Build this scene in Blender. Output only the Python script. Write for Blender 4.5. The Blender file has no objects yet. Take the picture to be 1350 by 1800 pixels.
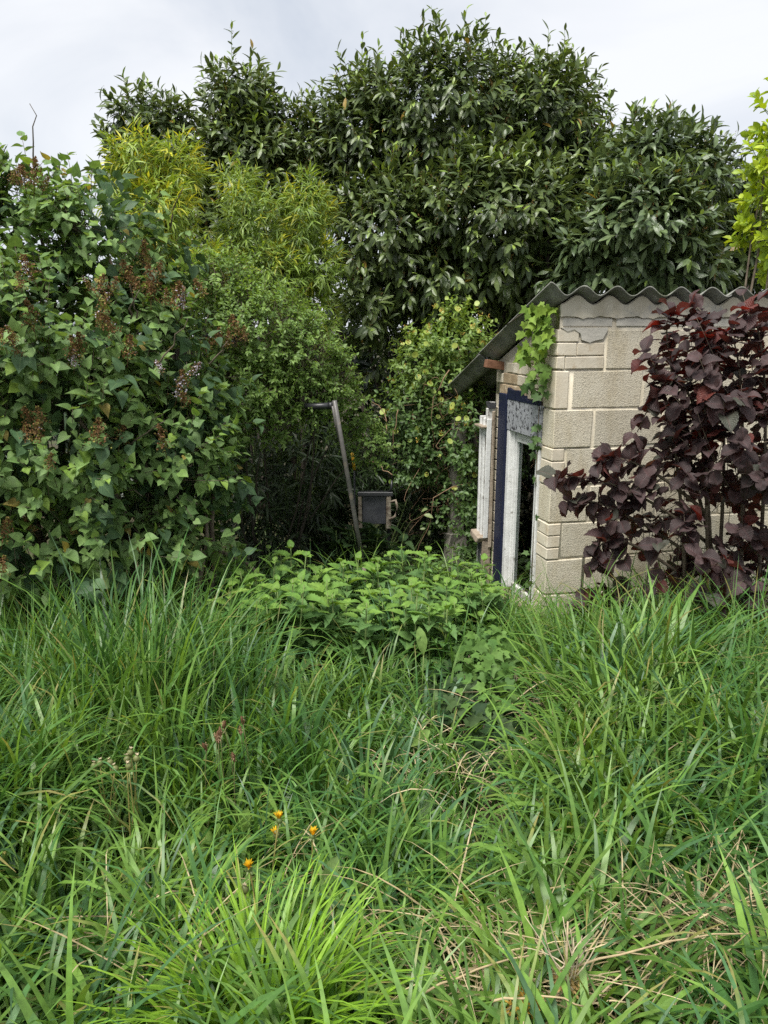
import bpy, bmesh, math, random
import numpy as np
from mathutils import Vector, Matrix

# ------------------------------------------------------------------ camera, sky, sun, exposure
S = bpy.context.scene
COL = S.collection
PITCH = math.radians(13.7)
EYE = 1.7
F = 1300.0
cam_d = bpy.data.cameras.new('camera')
cam = bpy.data.objects.new('camera', cam_d); COL.objects.link(cam)
cam.location = (0, 0, EYE); cam.rotation_euler = (math.pi / 2 - PITCH, 0, 0)
cam_d.sensor_fit = 'VERTICAL'; cam_d.sensor_height = 36; cam_d.sensor_width = 27; cam_d.lens = 26
cam_d.clip_start = 0.05; cam_d.clip_end = 2000
S.camera = cam

SUN_EL, SUN_AZ = math.radians(64), math.radians(215)     # azimuth clockwise from +Y: behind the camera, to the left
W = bpy.data.worlds.new('World'); S.world = W; W.use_nodes = True
nt = W.node_tree; nt.nodes.clear()
def wn(t, **k):
    n = nt.nodes.new(t)
    for a, b in k.items(): setattr(n, a, b)
    return n
sky = wn('ShaderNodeTexSky', sky_type='NISHITA', sun_disc=False, sun_elevation=SUN_EL, sun_rotation=SUN_AZ)
sky_s = wn('ShaderNodeVectorMath', operation='SCALE'); sky_s.inputs['Scale'].default_value = 0.05
nt.links.new(sky.outputs[0], sky_s.inputs[0])
tc = wn('ShaderNodeTexCoord')
mp = wn('ShaderNodeMapping'); mp.inputs['Scale'].default_value = (1.0, 1.0, 1.5); mp.inputs['Location'].default_value = (0.35, 0.1, 0.2)
nt.links.new(tc.outputs['Generated'], mp.inputs[0])
n1 = wn('ShaderNodeTexNoise'); n1.inputs['Scale'].default_value = 2.6; n1.inputs['Detail'].default_value = 6; n1.inputs['Roughness'].default_value = 0.5
n1.inputs['Distortion'].default_value = 0.5
nt.links.new(mp.outputs[0], n1.inputs['Vector'])
rp = wn('ShaderNodeValToRGB')
rp.color_ramp.elements[0].position = 0.34; rp.color_ramp.elements[0].color = (0.172, 0.184, 0.203, 1)
rp.color_ramp.elements[1].position = 0.62; rp.color_ramp.elements[1].color = (0.256, 0.258, 0.262, 1)
e = rp.color_ramp.elements.new(0.48); e.color = (0.214, 0.221, 0.233, 1)
nt.links.new(n1.outputs['Fac'], rp.inputs[0])
mx = wn('ShaderNodeMix', data_type='RGBA'); mx.inputs[0].default_value = 0.9
nt.links.new(sky_s.outputs[0], mx.inputs[6]); nt.links.new(rp.outputs[0], mx.inputs[7])
bg = wn('ShaderNodeBackground'); bg.inputs['Strength'].default_value = 1.0
nt.links.new(mx.outputs[2], bg.inputs[0])
wo = wn('ShaderNodeOutputWorld'); nt.links.new(bg.outputs[0], wo.inputs[0])

sun_d = bpy.data.lights.new('sun', 'SUN'); sun_d.energy = 1.5; sun_d.angle = math.radians(26); sun_d.color = (1, 0.97, 0.92)
sun = bpy.data.objects.new('sun', sun_d); COL.objects.link(sun)
sdir = Vector((math.sin(SUN_AZ) * math.cos(SUN_EL), math.cos(SUN_AZ) * math.cos(SUN_EL), math.sin(SUN_EL)))
sun.rotation_euler = sdir.to_track_quat('Z', 'Y').to_euler(); sun.location = sdir * 40

S.view_settings.view_transform = 'Standard'; S.view_settings.look = 'None'
S.view_settings.exposure = 2.0; S.view_settings.gamma = 1; S.view_settings.use_curve_mapping = False
S.render.engine = 'CYCLES'
c = S.cycles
c.max_bounces = 7; c.diffuse_bounces = 3; c.glossy_bounces = 3; c.transmission_bounces = 6; c.transparent_max_bounces = 8
c.use_denoising = False; c.sample_clamp_indirect = 6
try:
    c.denoiser = 'OPENIMAGEDENOISE'; c.denoising_input_passes = 'RGB_ALBEDO_NORMAL'; c.denoising_prefilter = 'ACCURATE'
except Exception: pass

R = np.random.default_rng(11)
random.seed(5)
UP = np.array([0, 0, 1.0])
CAM = np.array([0, 0, EYE])
ct, st = math.cos(PITCH), math.sin(PITCH)

# ------------------------------------------------------------------ helpers
def at(px, py, Y):
    """point in the place seen at photo pixel (px, py) at forward distance Y metres"""
    a, b = (px - 675) / F, (900 - py) / F
    d = Y / (ct + b * st)
    return np.array([a * d, Y, EYE + d * (-st + b * ct)])
def project(P):
    P = np.asarray(P, float); dz = P[..., 2] - EYE
    dep = P[..., 1] * ct - dz * st; v = P[..., 1] * st + dz * ct
    dep = np.maximum(dep, 0.05)
    return 675 + F * P[..., 0] / dep, 900 - F * v / dep, dep
def wob(x, y, s=1.0, seed=0.0):
    x = np.asarray(x) * s; y = np.asarray(y) * s
    return (np.sin(1.7 * x + 2.3 * y + seed) + np.sin(-2.9 * x + 1.1 * y + 1.3 + seed * 2) + np.sin(3.7 * x - 4.1 * y + 2.1 + seed) * .6 + np.sin(6.3 * x + 5.2 * y + .4 + seed) * .35) / 2.95
def gz(x, y):
    x = np.asarray(x, float); y = np.asarray(y, float)
    near = np.exp(-((x) ** 2 + (y - 4) ** 2) / 200)
    return -0.065 * np.clip(y - 2, 0, 4) + 0.035 * wob(x, y, 1.1, .7) * near
def nrm(v):
    v = np.asarray(v, float)
    return v / np.maximum(np.linalg.norm(v, axis=-1, keepdims=True), 1e-9)

def mesh_np(name, V, T, mat, col=None, uv=None, smooth=True):
    V = np.ascontiguousarray(V, np.float32); T = np.ascontiguousarray(T, np.int32)
    me = bpy.data.meshes.new(name)
    k = T.shape[1]
    me.vertices.add(len(V)); me.vertices.foreach_set('co', V.ravel())
    me.loops.add(T.size); me.loops.foreach_set('vertex_index', T.ravel())
    me.polygons.add(len(T)); me.polygons.foreach_set('loop_start', np.arange(0, T.size, k, dtype=np.int32))
    if smooth: me.polygons.foreach_set('use_smooth', np.ones(len(T), bool))
    a = me.attributes.new('col', 'FLOAT_COLOR', 'POINT')
    cc = np.ones((len(V), 4), np.float32)
    if col is not None: cc[:, :3] = col
    a.data.foreach_set('color', cc.ravel())
    if uv is not None:
        b = me.attributes.new('luv', 'FLOAT2', 'POINT'); b.data.foreach_set('vector', np.ascontiguousarray(uv, np.float32).ravel())
    me.update(calc_edges=True)
    me.materials.append(mat)
    return me
def obj(name, me, parent=None, loc=None, kind=None):
    o = bpy.data.objects.new(name, me); COL.objects.link(o)
    if parent: o.parent = parent
    if loc is not None: o.location = loc
    if kind: o['kind'] = kind
    return o
def tag(o, label, cat, group=None):
    o['label'] = label; o['category'] = cat
    if group: o['group'] = group
    return o
def thing(name, label, cat, loc=(0, 0, 0), group=None, rz=0):
    o = bpy.data.objects.new(name, None); COL.objects.link(o)
    o.location = tuple(float(v) for v in loc); o.rotation_euler = (0, 0, rz); o.empty_display_size = .1
    return tag(o, label, cat, group)
def L0(t): return np.array(t.location)

def tubes(lines, sides=5):
    """lines: list of (points Nx3, radii N) -> V, T"""
    Vs, Ts, n0 = [], [], 0
    for pts, rad in lines:
        pts = np.asarray(pts, float); n = len(pts); rad = np.broadcast_to(np.asarray(rad, float), (n,))
        t = nrm(np.gradient(pts, axis=0))
        ref = np.where(np.abs(t[:, 2:3]) > .9, np.array([[1.0, 0, 0]]), np.array([[0, 0, 1.0]]))
        x = nrm(np.cross(t, ref)); y = np.cross(t, x)
        a = np.arange(sides) * 2 * np.pi / sides
        ring = pts[:, None] + rad[:, None, None] * (np.cos(a)[None, :, None] * x[:, None] + np.sin(a)[None, :, None] * y[:, None])
        Vs.append(ring.reshape(-1, 3))
        i = np.arange(n - 1)[:, None] * sides; j = np.arange(sides)[None]; j2 = (j + 1) % sides
        q = np.stack([i + j, i + j2, i + sides + j2, i + sides + j], -1).reshape(-1, 4) + n0
        Ts += [q[:, [0, 1, 2]], q[:, [0, 2, 3]]]
        cap = np.arange(1, sides - 1)
        Ts.append(np.stack([np.full(len(cap), n0 + (n - 1) * sides), n0 + (n - 1) * sides + cap, n0 + (n - 1) * sides + cap + 1], -1))
        Ts.append(np.stack([np.full(len(cap), n0), n0 + cap + 1, n0 + cap], -1))
        n0 += n * sides
    return np.concatenate(Vs), np.concatenate(Ts)
def curve(p0, p1, bow, n=7, jit=.0):
    p0 = np.asarray(p0, float); p1 = np.asarray(p1, float); t = np.linspace(0, 1, n)[:, None]
    p = p0 + (p1 - p0) * t + np.asarray(bow) * (4 * t * (1 - t))
    if jit: p[1:-1] += R.normal(0, jit, (n - 2, 3))
    return p

# ------------------------------------------------------------------ materials
def mat_base(name):
    m = bpy.data.materials.new(name); m.use_nodes = True; t = m.node_tree; t.nodes.clear()
    def N(ty, inp=None, **k):
        n = t.nodes.new(ty)
        for a, b in k.items(): setattr(n, a, b)
        for a, b in (inp or {}).items():
            if hasattr(b, 'is_output') or isinstance(b, bpy.types.NodeSocket): t.links.new(b, n.inputs[a])
            else: n.inputs[a].default_value = b
        return n
    return m, t, N
def rgba(c): return (c[0], c[1], c[2], 1)
def leaf_mat(name, rough=.42, trans=.28, vein=0., pleat=0., under=(1.25, 1.2, 1.15), spec=.5, tcol=(1.5, 1.35, .6), tips=None):
    m, t, N = mat_base(name)
    at_ = N('ShaderNodeAttribute', attribute_name='col'); oi = N('ShaderNodeObjectInfo')
    base = N('ShaderNodeMix', {0: 1.0, 6: at_.outputs['Color'], 7: oi.outputs['Color']}, data_type='RGBA', blend_type='MULTIPLY').outputs[2]
    geo = N('ShaderNodeNewGeometry')
    ns = N('ShaderNodeTexNoise', {'Vector': geo.outputs['Position'], 'Scale': 45., 'Detail': 2.})
    rmp = N('ShaderNodeMapRange', {0: ns.outputs[0], 1: .3, 2: .7, 3: .8, 4: 1.18})
    base = N('ShaderNodeVectorMath', {0: base, 'Scale': rmp.outputs[0]}, operation='SCALE').outputs[0]
    bump = None
    if vein or pleat:
        luv = N('ShaderNodeAttribute', attribute_name='luv'); sp = N('ShaderNodeSeparateXYZ', {0: luv.outputs['Vector']})
        au = N('ShaderNodeMath', {0: sp.outputs[0]}, operation='ABSOLUTE').outputs[0]
        k = N('ShaderNodeMath', {0: au, 1: -.55}, operation='MULTIPLY').outputs[0]
        k = N('ShaderNodeMath', {0: k, 1: sp.outputs[1]}, operation='ADD').outputs[0]
        k = N('ShaderNodeMath', {0: k, 1: 52. if pleat else 40.}, operation='MULTIPLY').outputs[0]
        sn = N('ShaderNodeMath', {0: k}, operation='SINE').outputs[0]
        if vein:
            mid = N('ShaderNodeMapRange', {0: au, 1: .03, 2: .1, 3: vein, 4: 0.}).outputs[0]
            base = N('ShaderNodeMix', {0: mid, 6: base, 7: (.22, .30, .10, 1) if not pleat else (.16, .05, .05, 1)}, data_type='RGBA').outputs[2]
        h = N('ShaderNodeMath', {0: sn, 1: .5}, operation='MULTIPLY').outputs[0]
        bump = N('ShaderNodeBump', {'Height': h, 'Strength': pleat or .18, 'Distance': .004}).outputs[0]
    und = N('ShaderNodeMix', {0: 1.0, 6: base, 7: rgba(under)}, data_type='RGBA', blend_type='MULTIPLY').outputs[2]
    base2 = N('ShaderNodeMix', {0: geo.outputs['Backfacing'], 6: base, 7: und}, data_type='RGBA').outputs[2]
    p = N('ShaderNodeBsdfPrincipled', {'Base Color': base2, 'Roughness': rough, 'Specular IOR Level': spec})
    if bump: t.links.new(bump, p.inputs['Normal'])
    tcn = N('ShaderNodeMix', {0: 1.0, 6: base, 7: rgba(tcol)}, data_type='RGBA', blend_type='MULTIPLY').outputs[2]
    tr = N('ShaderNodeBsdfTranslucent', {'Color': tcn})
    ms = N('ShaderNodeMixShader', {0: trans, 1: p.outputs[0], 2: tr.outputs[0]})
    N('ShaderNodeOutputMaterial', {0: ms.outputs[0]})
    return m
def solid_mat(name, c1, c2, scale=8., rough=.8, bump=.3, bscale=60., spec=.3, metal=0., c3=None, s3=3., t3=(.55, .65), dist=.004, objrand=.0, bvor=False, speck=0., stain=None):
    """two-tone noise, an optional third tone in patches, bump"""
    m, t, N = mat_base(name)
    tcn = N('ShaderNodeTexCoord'); geo = N('ShaderNodeNewGeometry'); v = geo.outputs['Position']
    ns = N('ShaderNodeTexNoise', {'Vector': v, 'Scale': scale, 'Detail': 6., 'Roughness': .65})
    f = N('ShaderNodeMapRange', {0: ns.outputs[0], 1: .35, 2: .65}).outputs[0]
    base = N('ShaderNodeMix', {0: f, 6: rgba(c1), 7: rgba(c2)}, data_type='RGBA').outputs[2]
    if c3:
        n3 = N('ShaderNodeTexNoise', {'Vector': v, 'Scale': s3, 'Detail': 8., 'Roughness': .7})
        f3 = N('ShaderNodeMapRange', {0: n3.outputs[0], 1: t3[0], 2: t3[1]}).outputs[0]
        base = N('ShaderNodeMix', {0: f3, 6: base, 7: rgba(c3)}, data_type='RGBA').outputs[2]
    if stain:
        mpp = N('ShaderNodeMapping', {0: v, 'Scale': (5., 5., 1.3)})
        n5 = N('ShaderNodeTexNoise', {'Vector': mpp.outputs[0], 'Scale': 1.6, 'Detail': 7., 'Roughness': .72})
        k5 = N('ShaderNodeMapRange', {0: n5.outputs[0], 1: .46, 2: .72, 3: 0., 4: .55}).outputs[0]
        st5 = N('ShaderNodeMix', {0: 1.0, 6: base, 7: rgba(stain)}, data_type='RGBA', blend_type='MULTIPLY').outputs[2]
        base = N('ShaderNodeMix', {0: k5, 6: base, 7: st5}, data_type='RGBA').outputs[2]
    if speck:
        n4 = N('ShaderNodeTexNoise', {'Vector': v, 'Scale': 160., 'Detail': 3.})
        k4 = N('ShaderNodeMapRange', {0: n4.outputs[0], 1: .36, 2: .5, 3: 1 - speck, 4: 1.}).outputs[0]
        base = N('ShaderNodeVectorMath', {0: base, 'Scale': k4}, operation='SCALE').outputs[0]
    if objrand:
        oi = N('ShaderNodeObjectInfo'); k = N('ShaderNodeMapRange', {0: oi.outputs['Random'], 3: 1 - objrand, 4: 1 + objrand}).outputs[0]
        base = N('ShaderNodeVectorMath', {0: base, 'Scale': k}, operation='SCALE').outputs[0]
    if bvor:
        nb = N('ShaderNodeTexVoronoi', {'Vector': v, 'Scale': bscale})
        nb2 = N('ShaderNodeTexNoise', {'Vector': v, 'Scale': bscale * .5, 'Detail': 5., 'Roughness': .7})
        hgt = N('ShaderNodeMath', {0: nb.outputs[0], 1: nb2.outputs[0]}, operation='MULTIPLY').outputs[0]
        pit = N('ShaderNodeMapRange', {0: hgt, 1: .05, 2: .22, 3: .45, 4: 1.}).outputs[0]
        base = N('ShaderNodeVectorMath', {0: base, 'Scale': pit}, operation='SCALE').outputs[0] if False else base
    else:
        hgt = N('ShaderNodeTexNoise', {'Vector': v, 'Scale': bscale, 'Detail': 5., 'Roughness': .65}).outputs[0]
    bp = N('ShaderNodeBump', {'Height': hgt, 'Strength': bump, 'Distance': dist})
    p = N('ShaderNodeBsdfPrincipled', {'Base Color': base, 'Roughness': rough, 'Specular IOR Level': spec, 'Metallic': metal, 'Normal': bp.outputs[0]})
    N('ShaderNodeOutputMaterial', {0: p.outputs[0]})
    return m

M = {}
M['laurel'] = leaf_mat('laurel_leaf', rough=.33, trans=.14, vein=.35, spec=.5, under=(1.5, 1.45, 1.3))
M['lilac'] = leaf_mat('lilac_leaf', rough=.55, trans=.26, vein=.2, spec=.35)
M['soft'] = leaf_mat('soft_leaf', rough=.5, trans=.33)
M['bamboo'] = leaf_mat('bamboo_leaf', rough=.45, trans=.3)
M['nettle'] = leaf_mat('nettle_leaf', rough=.6, trans=.26, vein=.12, spec=.25)
M['ivy'] = leaf_mat('ivy_leaf', rough=.6, trans=.2, vein=.0, spec=.2)
M['hazel'] = leaf_mat('hazel_leaf', rough=.6, trans=.26, vein=.2, pleat=.5, under=(1.7, 1.0, .9), tcol=(2.4, .8, .55), spec=.5)
M['grass'] = leaf_mat('grass_blade', rough=.42, trans=.38, spec=.5, under=(1.05, 1.05, 1.0))
M['straw'] = leaf_mat('dry_straw', rough=.7, trans=.15, spec=.2, under=(1, 1, 1), tcol=(1.1, 1, .8))
M['petal'] = leaf_mat('petal', rough=.7, trans=.25, spec=.2, under=(1, 1, 1), tcol=(1.1, 1, .9))
M['bark'] = solid_mat('bark', (.09, .07, .05), (.17, .14, .10), 20, .9, .6, 70)
M['bark_dark'] = solid_mat('bark_dark', (.035, .03, .024), (.08, .065, .05), 20, .9, .6, 70)
M['vine_stem'] = solid_mat('vine_stem', (.20, .12, .07), (.30, .20, .12), 25, .8, .4, 90)
M['green_stem'] = solid_mat('green_stem', (.10, .16, .04), (.15, .2, .06), 25, .6, .2, 90)
M['soil'] = solid_mat('soil', (.035, .03, .018), (.06, .055, .025), 6, .95, .8, 30, c3=(.05, .07, .02), s3=2.5)
M['block'] = solid_mat('concrete_block', (.57, .515, .40), (.66, .61, .49), 7, .92, .5, 150, c3=(.45, .40, .28), s3=3.5, t3=(.50, .70), dist=.006, objrand=.07, speck=.35, stain=(.66, .58, .42), bvor=True, spec=.15)
M['brick'] = solid_mat('painted_brick', (.61, .54, .42), (.68, .62, .50), 9, .85, .45, 60, c3=(.50, .40, .27), s3=11, t3=(.56, .7), objrand=.06, spec=.2, stain=(.70, .62, .48))
M['brick_bare'] = solid_mat('worn_brick', (.34, .25, .155), (.46, .36, .235), 14, .9, .6, 90, c3=(.55, .47, .34), s3=16, t3=(.55, .66), spec=.15)
M['mortar'] = solid_mat('mortar', (.49, .44, .335), (.58, .53, .42), 6, .92, .7, 70, c3=(.40, .375, .32), s3=4.5, t3=(.5, .62), spec=.15, stain=(.6, .54, .4))
M['render'] = solid_mat('lime_render', (.52, .475, .375), (.60, .555, .45), 5, .92, .6, 40, c3=(.40, .385, .35), s3=6, t3=(.55, .66), spec=.15, stain=(.72, .68, .6))
M['render_grey'] = solid_mat('grey_render', (.45, .425, .37), (.54, .51, .44), 9, .92, .7, 60, spec=.15)
M['asbestos'] = solid_mat('cement_sheet', (.16, .162, .145), (.27, .27, .235), 9, .9, .5, 80, c3=(.09, .10, .055), s3=5, t3=(.5, .68), spec=.2)
M['white_paint'] = solid_mat('flaking_white_paint', (.62, .62, .60), (.75, .75, .73), 12, .6, .5, 50, c3=(.22, .20, .17), s3=22, t3=(.60, .66))
M['worn_paint'] = solid_mat('worn_white_paint', (.5, .49, .46), (.66, .65, .62), 14, .75, .7, 60, c3=(.13, .105, .085), s3=17, t3=(.50, .60))
M['black_paint'] = solid_mat('peeling_black_paint', (.03, .03, .033), (.06, .06, .065), 14, .7, .7, 60, c3=(.5, .49, .46), s3=20, t3=(.57, .63))
M['navy'] = solid_mat('navy_paint', (.008, .011, .03), (.014, .018, .045), 12, .45, .3, 50, c3=(.10, .05, .035), s3=26, t3=(.66, .7))
M['lintel'] = solid_mat('peeling_grey_paint', (.30, .31, .33), (.36, .37, .39), 12, .7, .6, 70, c3=(.03, .03, .035), s3=38, t3=(.53, .57))
M['wood_red'] = solid_mat('reddish_timber', (.15, .07, .04), (.24, .12, .07), 30, .8, .5, 60)
M['wood_grey'] = solid_mat('weathered_timber', (.24, .19, .14), (.36, .30, .23), 22, .88, .7, 60, c3=(.12, .09, .07), s3=20)
M['concrete_old'] = solid_mat('old_concrete', (.17, .16, .135), (.26, .24, .20), 9, .92, .9, 70, c3=(.13, .14, .09), s3=6)
M['steel'] = solid_mat('grey_plastic_pipe', (.07, .07, .065), (.13, .12, .11), 8, .42, .2, 50, c3=(.22, .18, .135), s3=9, t3=(.55, .68), spec=.5)
M['chipped'] = solid_mat('chipped_paint', (.38, .34, .26), (.10, .07, .05), 26, .8, .5, 60)
M['black_plastic'] = solid_mat('black_plastic', (.012, .013, .014), (.025, .026, .028), 10, .4, .1, 50, spec=.5)
M['panel_dark'] = solid_mat('dark_panel', (.045, .048, .056), (.09, .093, .10), 9, .35, .2, 60, c3=(.2, .2, .2), s3=40, t3=(.68, .72), spec=.5)
M['yellow'] = solid_mat('yellow_plastic', (.55, .30, .02), (.65, .38, .03), 10, .5, .1, 50)
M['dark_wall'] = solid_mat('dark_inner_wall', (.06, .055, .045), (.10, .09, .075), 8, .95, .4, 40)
def glass_mat():
    m, t, N = mat_base('window_glass')
    g = N('ShaderNodeBsdfGlossy', {'Color': (.9, .95, .93, 1), 'Roughness': .03}); tr = N('ShaderNodeBsdfTransparent', {'Color': (.75, .82, .78, 1)})
    fr = N('ShaderNodeFresnel', {'IOR': 1.5}); ms = N('ShaderNodeMixShader', {0: fr.outputs[0], 1: tr.outputs[0], 2: g.outputs[0]})
    N('ShaderNodeOutputMaterial', {0: ms.outputs[0]}); return m
M['glass'] = glass_mat()

# ------------------------------------------------------------------ leaf shapes (along +Y, unit length, upper side +Z)
def grid_leaf(prof, fold=.25, curl=.25, cols=(-1, 0, 1), side=0., wave=0., serr=0.):
    """prof: list of (t, halfwidth, edge_shift)"""
    V, U = [], []
    for i, p in enumerate(prof):
        tt, w = p[0], p[1]; es = p[2] if len(p) > 2 else 0
        ww = w * (1 + serr * (1 if i % 2 else -1))
        for cc in cols:
            x = cc * ww
            V.append((x + side * tt * tt, tt + es * abs(cc), fold * abs(x) - curl * tt * tt + wave * math.sin(tt * 9 + cc * 2) * abs(cc)))
            U.append((cc, tt))
    nc = len(cols); T = []
    V = np.array(V)
    for i in range(len(prof) - 1):
        for j in range(nc - 1):
            a = i * nc + j; q = (a, a + 1, a + nc + 1, a + nc)
            for tri in ((q[0], q[1], q[2]), (q[0], q[2], q[3])):
                A = np.linalg.norm(np.cross(V[tri[1]] - V[tri[0]], V[tri[2]] - V[tri[0]]))
                if A > 1e-7: T.append(tri)
    return V, np.array(T), np.array(U)
def fan_leaf(pts, centre, cup=0., curl=.2):
    P = [centre] + pts; V, U = [], []
    for x, y in P:
        r2 = (x - centre[0]) ** 2 + (y - centre[1]) ** 2
        V.append((x, y, cup * r2 - curl * max(y, 0) ** 2 * .5)); U.append((x * 2, y))
    n = len(pts); T = [(0, 1 + i, 1 + (i + 1) % n) for i in range(n)]
    return np.array(V), np.array(T), np.array(U)
def stalk(tpl, off):
    V, T, U = tpl; V = V.copy(); V[:, 1] += off; return V, T, U
PROF = {
 'laurel': [(0, 0), (.1, .075), (.3, .165), (.55, .185), (.8, .12), (.93, .05), (1, 0)],
 'lilac': [(0, .25, -.12), (.1, .40, -.05), (.27, .42), (.47, .345), (.68, .21), (.85, .085), (1, 0)],
 'bamboo': [(0, 0), (.12, .06), (.4, .075), (.72, .045), (1, 0)],
 'ovate': [(0, 0), (.2, .22), (.48, .26), (.78, .14), (1, 0)],
 'lime': [(0, 0), (.2, .17), (.5, .27), (.78, .2), (1, 0)],
 'hazel': [(0, .2, -.1), (.07, .34, -.05), (.14, .42, -.02), (.22, .44), (.3, .50), (.38, .47), (.46, .52), (.54, .475), (.62, .51), (.69, .43), (.76, .44), (.82, .33), (.88, .31), (.93, .17), (.96, .12), (1.04, 0)],
 'nettle': [(0, .14, -.05), (.08, .3, -.03), (.15, .29), (.22, .37, .03), (.29, .31), (.36, .36, .03), (.43, .27), (.5, .31, .03), (.57, .21), (.64, .24, .03), (.72, .14), (.8, .14, .02), (.88, .06), (1, 0)],
 'dock': [(0, 0), (.12, .05), (.3, .15), (.55, .2), (.8, .17), (.93, .09), (1, 0)],
}
IVY = [(0, .02), (.17, -.13), (.42, -.05), (.36, .18), (.56, .40), (.30, .47), (.17, .62), (0, 1.0), (-.17, .62), (-.30, .47), (-.56, .40), (-.36, .18), (-.42, -.05), (-.17, -.13)]
DISC = [(.5 * math.sin(a) * (1.0), .5 * math.cos(a) * .85) for a in np.linspace(0, 2 * math.pi, 12, endpoint=False)]
TPL = {}
TPL['laurel'] = [grid_leaf(PROF['laurel'], .35, .18), grid_leaf(PROF['laurel'], .5, .36, side=.06), grid_leaf(PROF['laurel'], .2, .08, side=-.05)]
TPL['lilac'] = [stalk(grid_leaf(PROF['lilac'], .3, .16), .22), stalk(grid_leaf(PROF['lilac'], .55, .3, side=.05), .22), stalk(grid_leaf(PROF['lilac'], .1, .1, wave=.03), .22)]
TPL['bamboo'] = [grid_leaf(PROF['bamboo'], .4, .25), grid_leaf(PROF['bamboo'], .3, .5, side=.1), grid_leaf(PROF['bamboo'], .3, .1, side=-.06)]
TPL['ovate'] = [grid_leaf(PROF['ovate'], .3, .15), grid_leaf(PROF['ovate'], .5, .3)]
TPL['lime'] = [grid_leaf(PROF['lime'], .3, .15), grid_leaf(PROF['lime'], .5, .35), grid_leaf(PROF['lime'], .2, -.1)]
C5 = (-1, -.5, 0, .5, 1)
TPL['hazel'] = [stalk(grid_leaf(PROF['hazel'], .3, .3, C5, wave=.045), .12), stalk(grid_leaf(PROF['hazel'], .5, .4, C5, side=.05, wave=.06), .12), stalk(grid_leaf(PROF['hazel'], -.15, .2, C5, side=-.04, wave=.06), .12), stalk(grid_leaf(PROF['hazel'], .75, .5, C5, wave=.03), .12)]
TPL['nettle'] = [stalk(grid_leaf(PROF['nettle'], .25, .3), .2), stalk(grid_leaf(PROF['nettle'], .45, .5, side=.05), .2)]
TPL['ivy'] = [fan_leaf(IVY, (0, .3), -.25, .2), fan_leaf(IVY, (0, .3), .3, .5)]
TPL['disc'] = [fan_leaf(DISC, (0, 0), .55, 0), fan_leaf(DISC, (0, 0), .25, .1)]
TPL['dock'] = [grid_leaf(PROF['dock'], .3, .35, wave=.02), grid_leaf(PROF['dock'], .4, .15, wave=.025)]
_tm = {}
def tpl_mesh(kind, i, mat):
    k = (kind, i, mat.name)
    if k not in _tm:
        V, T, U = TPL[kind][i]; _tm[k] = mesh_np(kind + '_leaf', V, T, mat, None, U)
    return _tm[k]
def frames(D, N):
    D = nrm(D); X = np.cross(D, N)
    bad = np.linalg.norm(X, axis=1) < 1e-4; X[bad] = np.cross(D[bad], np.array([.3, .9, .2])); X = nrm(X)
    return X, D, np.cross(X, D)
def in_frame(P, m=0):
    x, y, d = project(P); return (x > -m) & (x < 1350 + m) & (y > -m) & (y < 1800 + m)
def emit(th, kind, P, D, N, Sz, C, mat, n_ind=300, name='leaf', rest='foliage', cell=11):
    """the leaves seen largest become objects of their own; the others one mesh"""
    n = len(P); X, D, Z = frames(D, N); var = np.arange(n) % len(TPL[kind]); base = L0(th)
    pick = np.zeros(n, bool)
    if n <= n_ind: pick[:] = True
    elif n_ind:
        mid = P + D * Sz[:, None] * .5
        x, y, d = project(mid); ok = in_frame(mid)
        face = np.abs(np.sum(Z * nrm(CAM - mid), 1))
        key = (np.floor(x / cell).astype(int) * 4000 + np.floor(y / cell).astype(int))
        order = np.lexsort((d, key)); first = np.ones(n, bool); first[1:] = key[order][1:] != key[order][:-1]
        vis = order[first]; vis = vis[ok[vis]]
        sc = (Sz / d * (.25 + face))[vis]
        pick[vis[np.argsort(-sc)[:n_ind]]] = True
    for i in np.nonzero(pick)[0]:
        o = bpy.data.objects.new(name, tpl_mesh(kind, int(var[i]), mat)); COL.objects.link(o); o.parent = th
        p = P[i] - base; s = float(Sz[i]); a, b, z = X[i] * s, D[i] * s, Z[i] * s
        o.matrix_basis = Matrix(((a[0], b[0], z[0], p[0]), (a[1], b[1], z[1], p[1]), (a[2], b[2], z[2], p[2]), (0, 0, 0, 1)))
        o.color = (float(C[i, 0]), float(C[i, 1]), float(C[i, 2]), 1)
    r = ~pick
    if r.any():
        cloud(th, rest, kind, P[r], X[r], D[r], Z[r], Sz[r], C[r], mat)
def cloud(th, name, kind, P, X, D, Z, Sz, C, mat):
    base = L0(th) if th else np.zeros(3); Vs, Ts, Cs, Us, n0 = [], [], [], [], 0
    var = np.arange(len(P)) % len(TPL[kind])
    for v, (tv, tt, tu) in enumerate(TPL[kind]):
        m = var == v; k = int(m.sum())
        if not k: continue
        s = Sz[m][:, None, None]
        V = P[m][:, None] + s * (tv[None, :, 0:1] * X[m][:, None] + tv[None, :, 1:2] * D[m][:, None] + tv[None, :, 2:3] * Z[m][:, None])
        Vs.append(V.reshape(-1, 3) - base); nv = len(tv)
        Ts.append((tt[None] + (np.arange(k) * nv)[:, None, None]).reshape(-1, 3) + n0); n0 += k * nv
        Cs.append(np.repeat(C[m], nv, 0)); Us.append(np.tile(tu, (k, 1)))
    me = mesh_np(name, np.concatenate(Vs), np.concatenate(Ts), mat, np.concatenate(Cs), np.concatenate(Us))
    return obj(name, me, th, kind='stuff')

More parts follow.
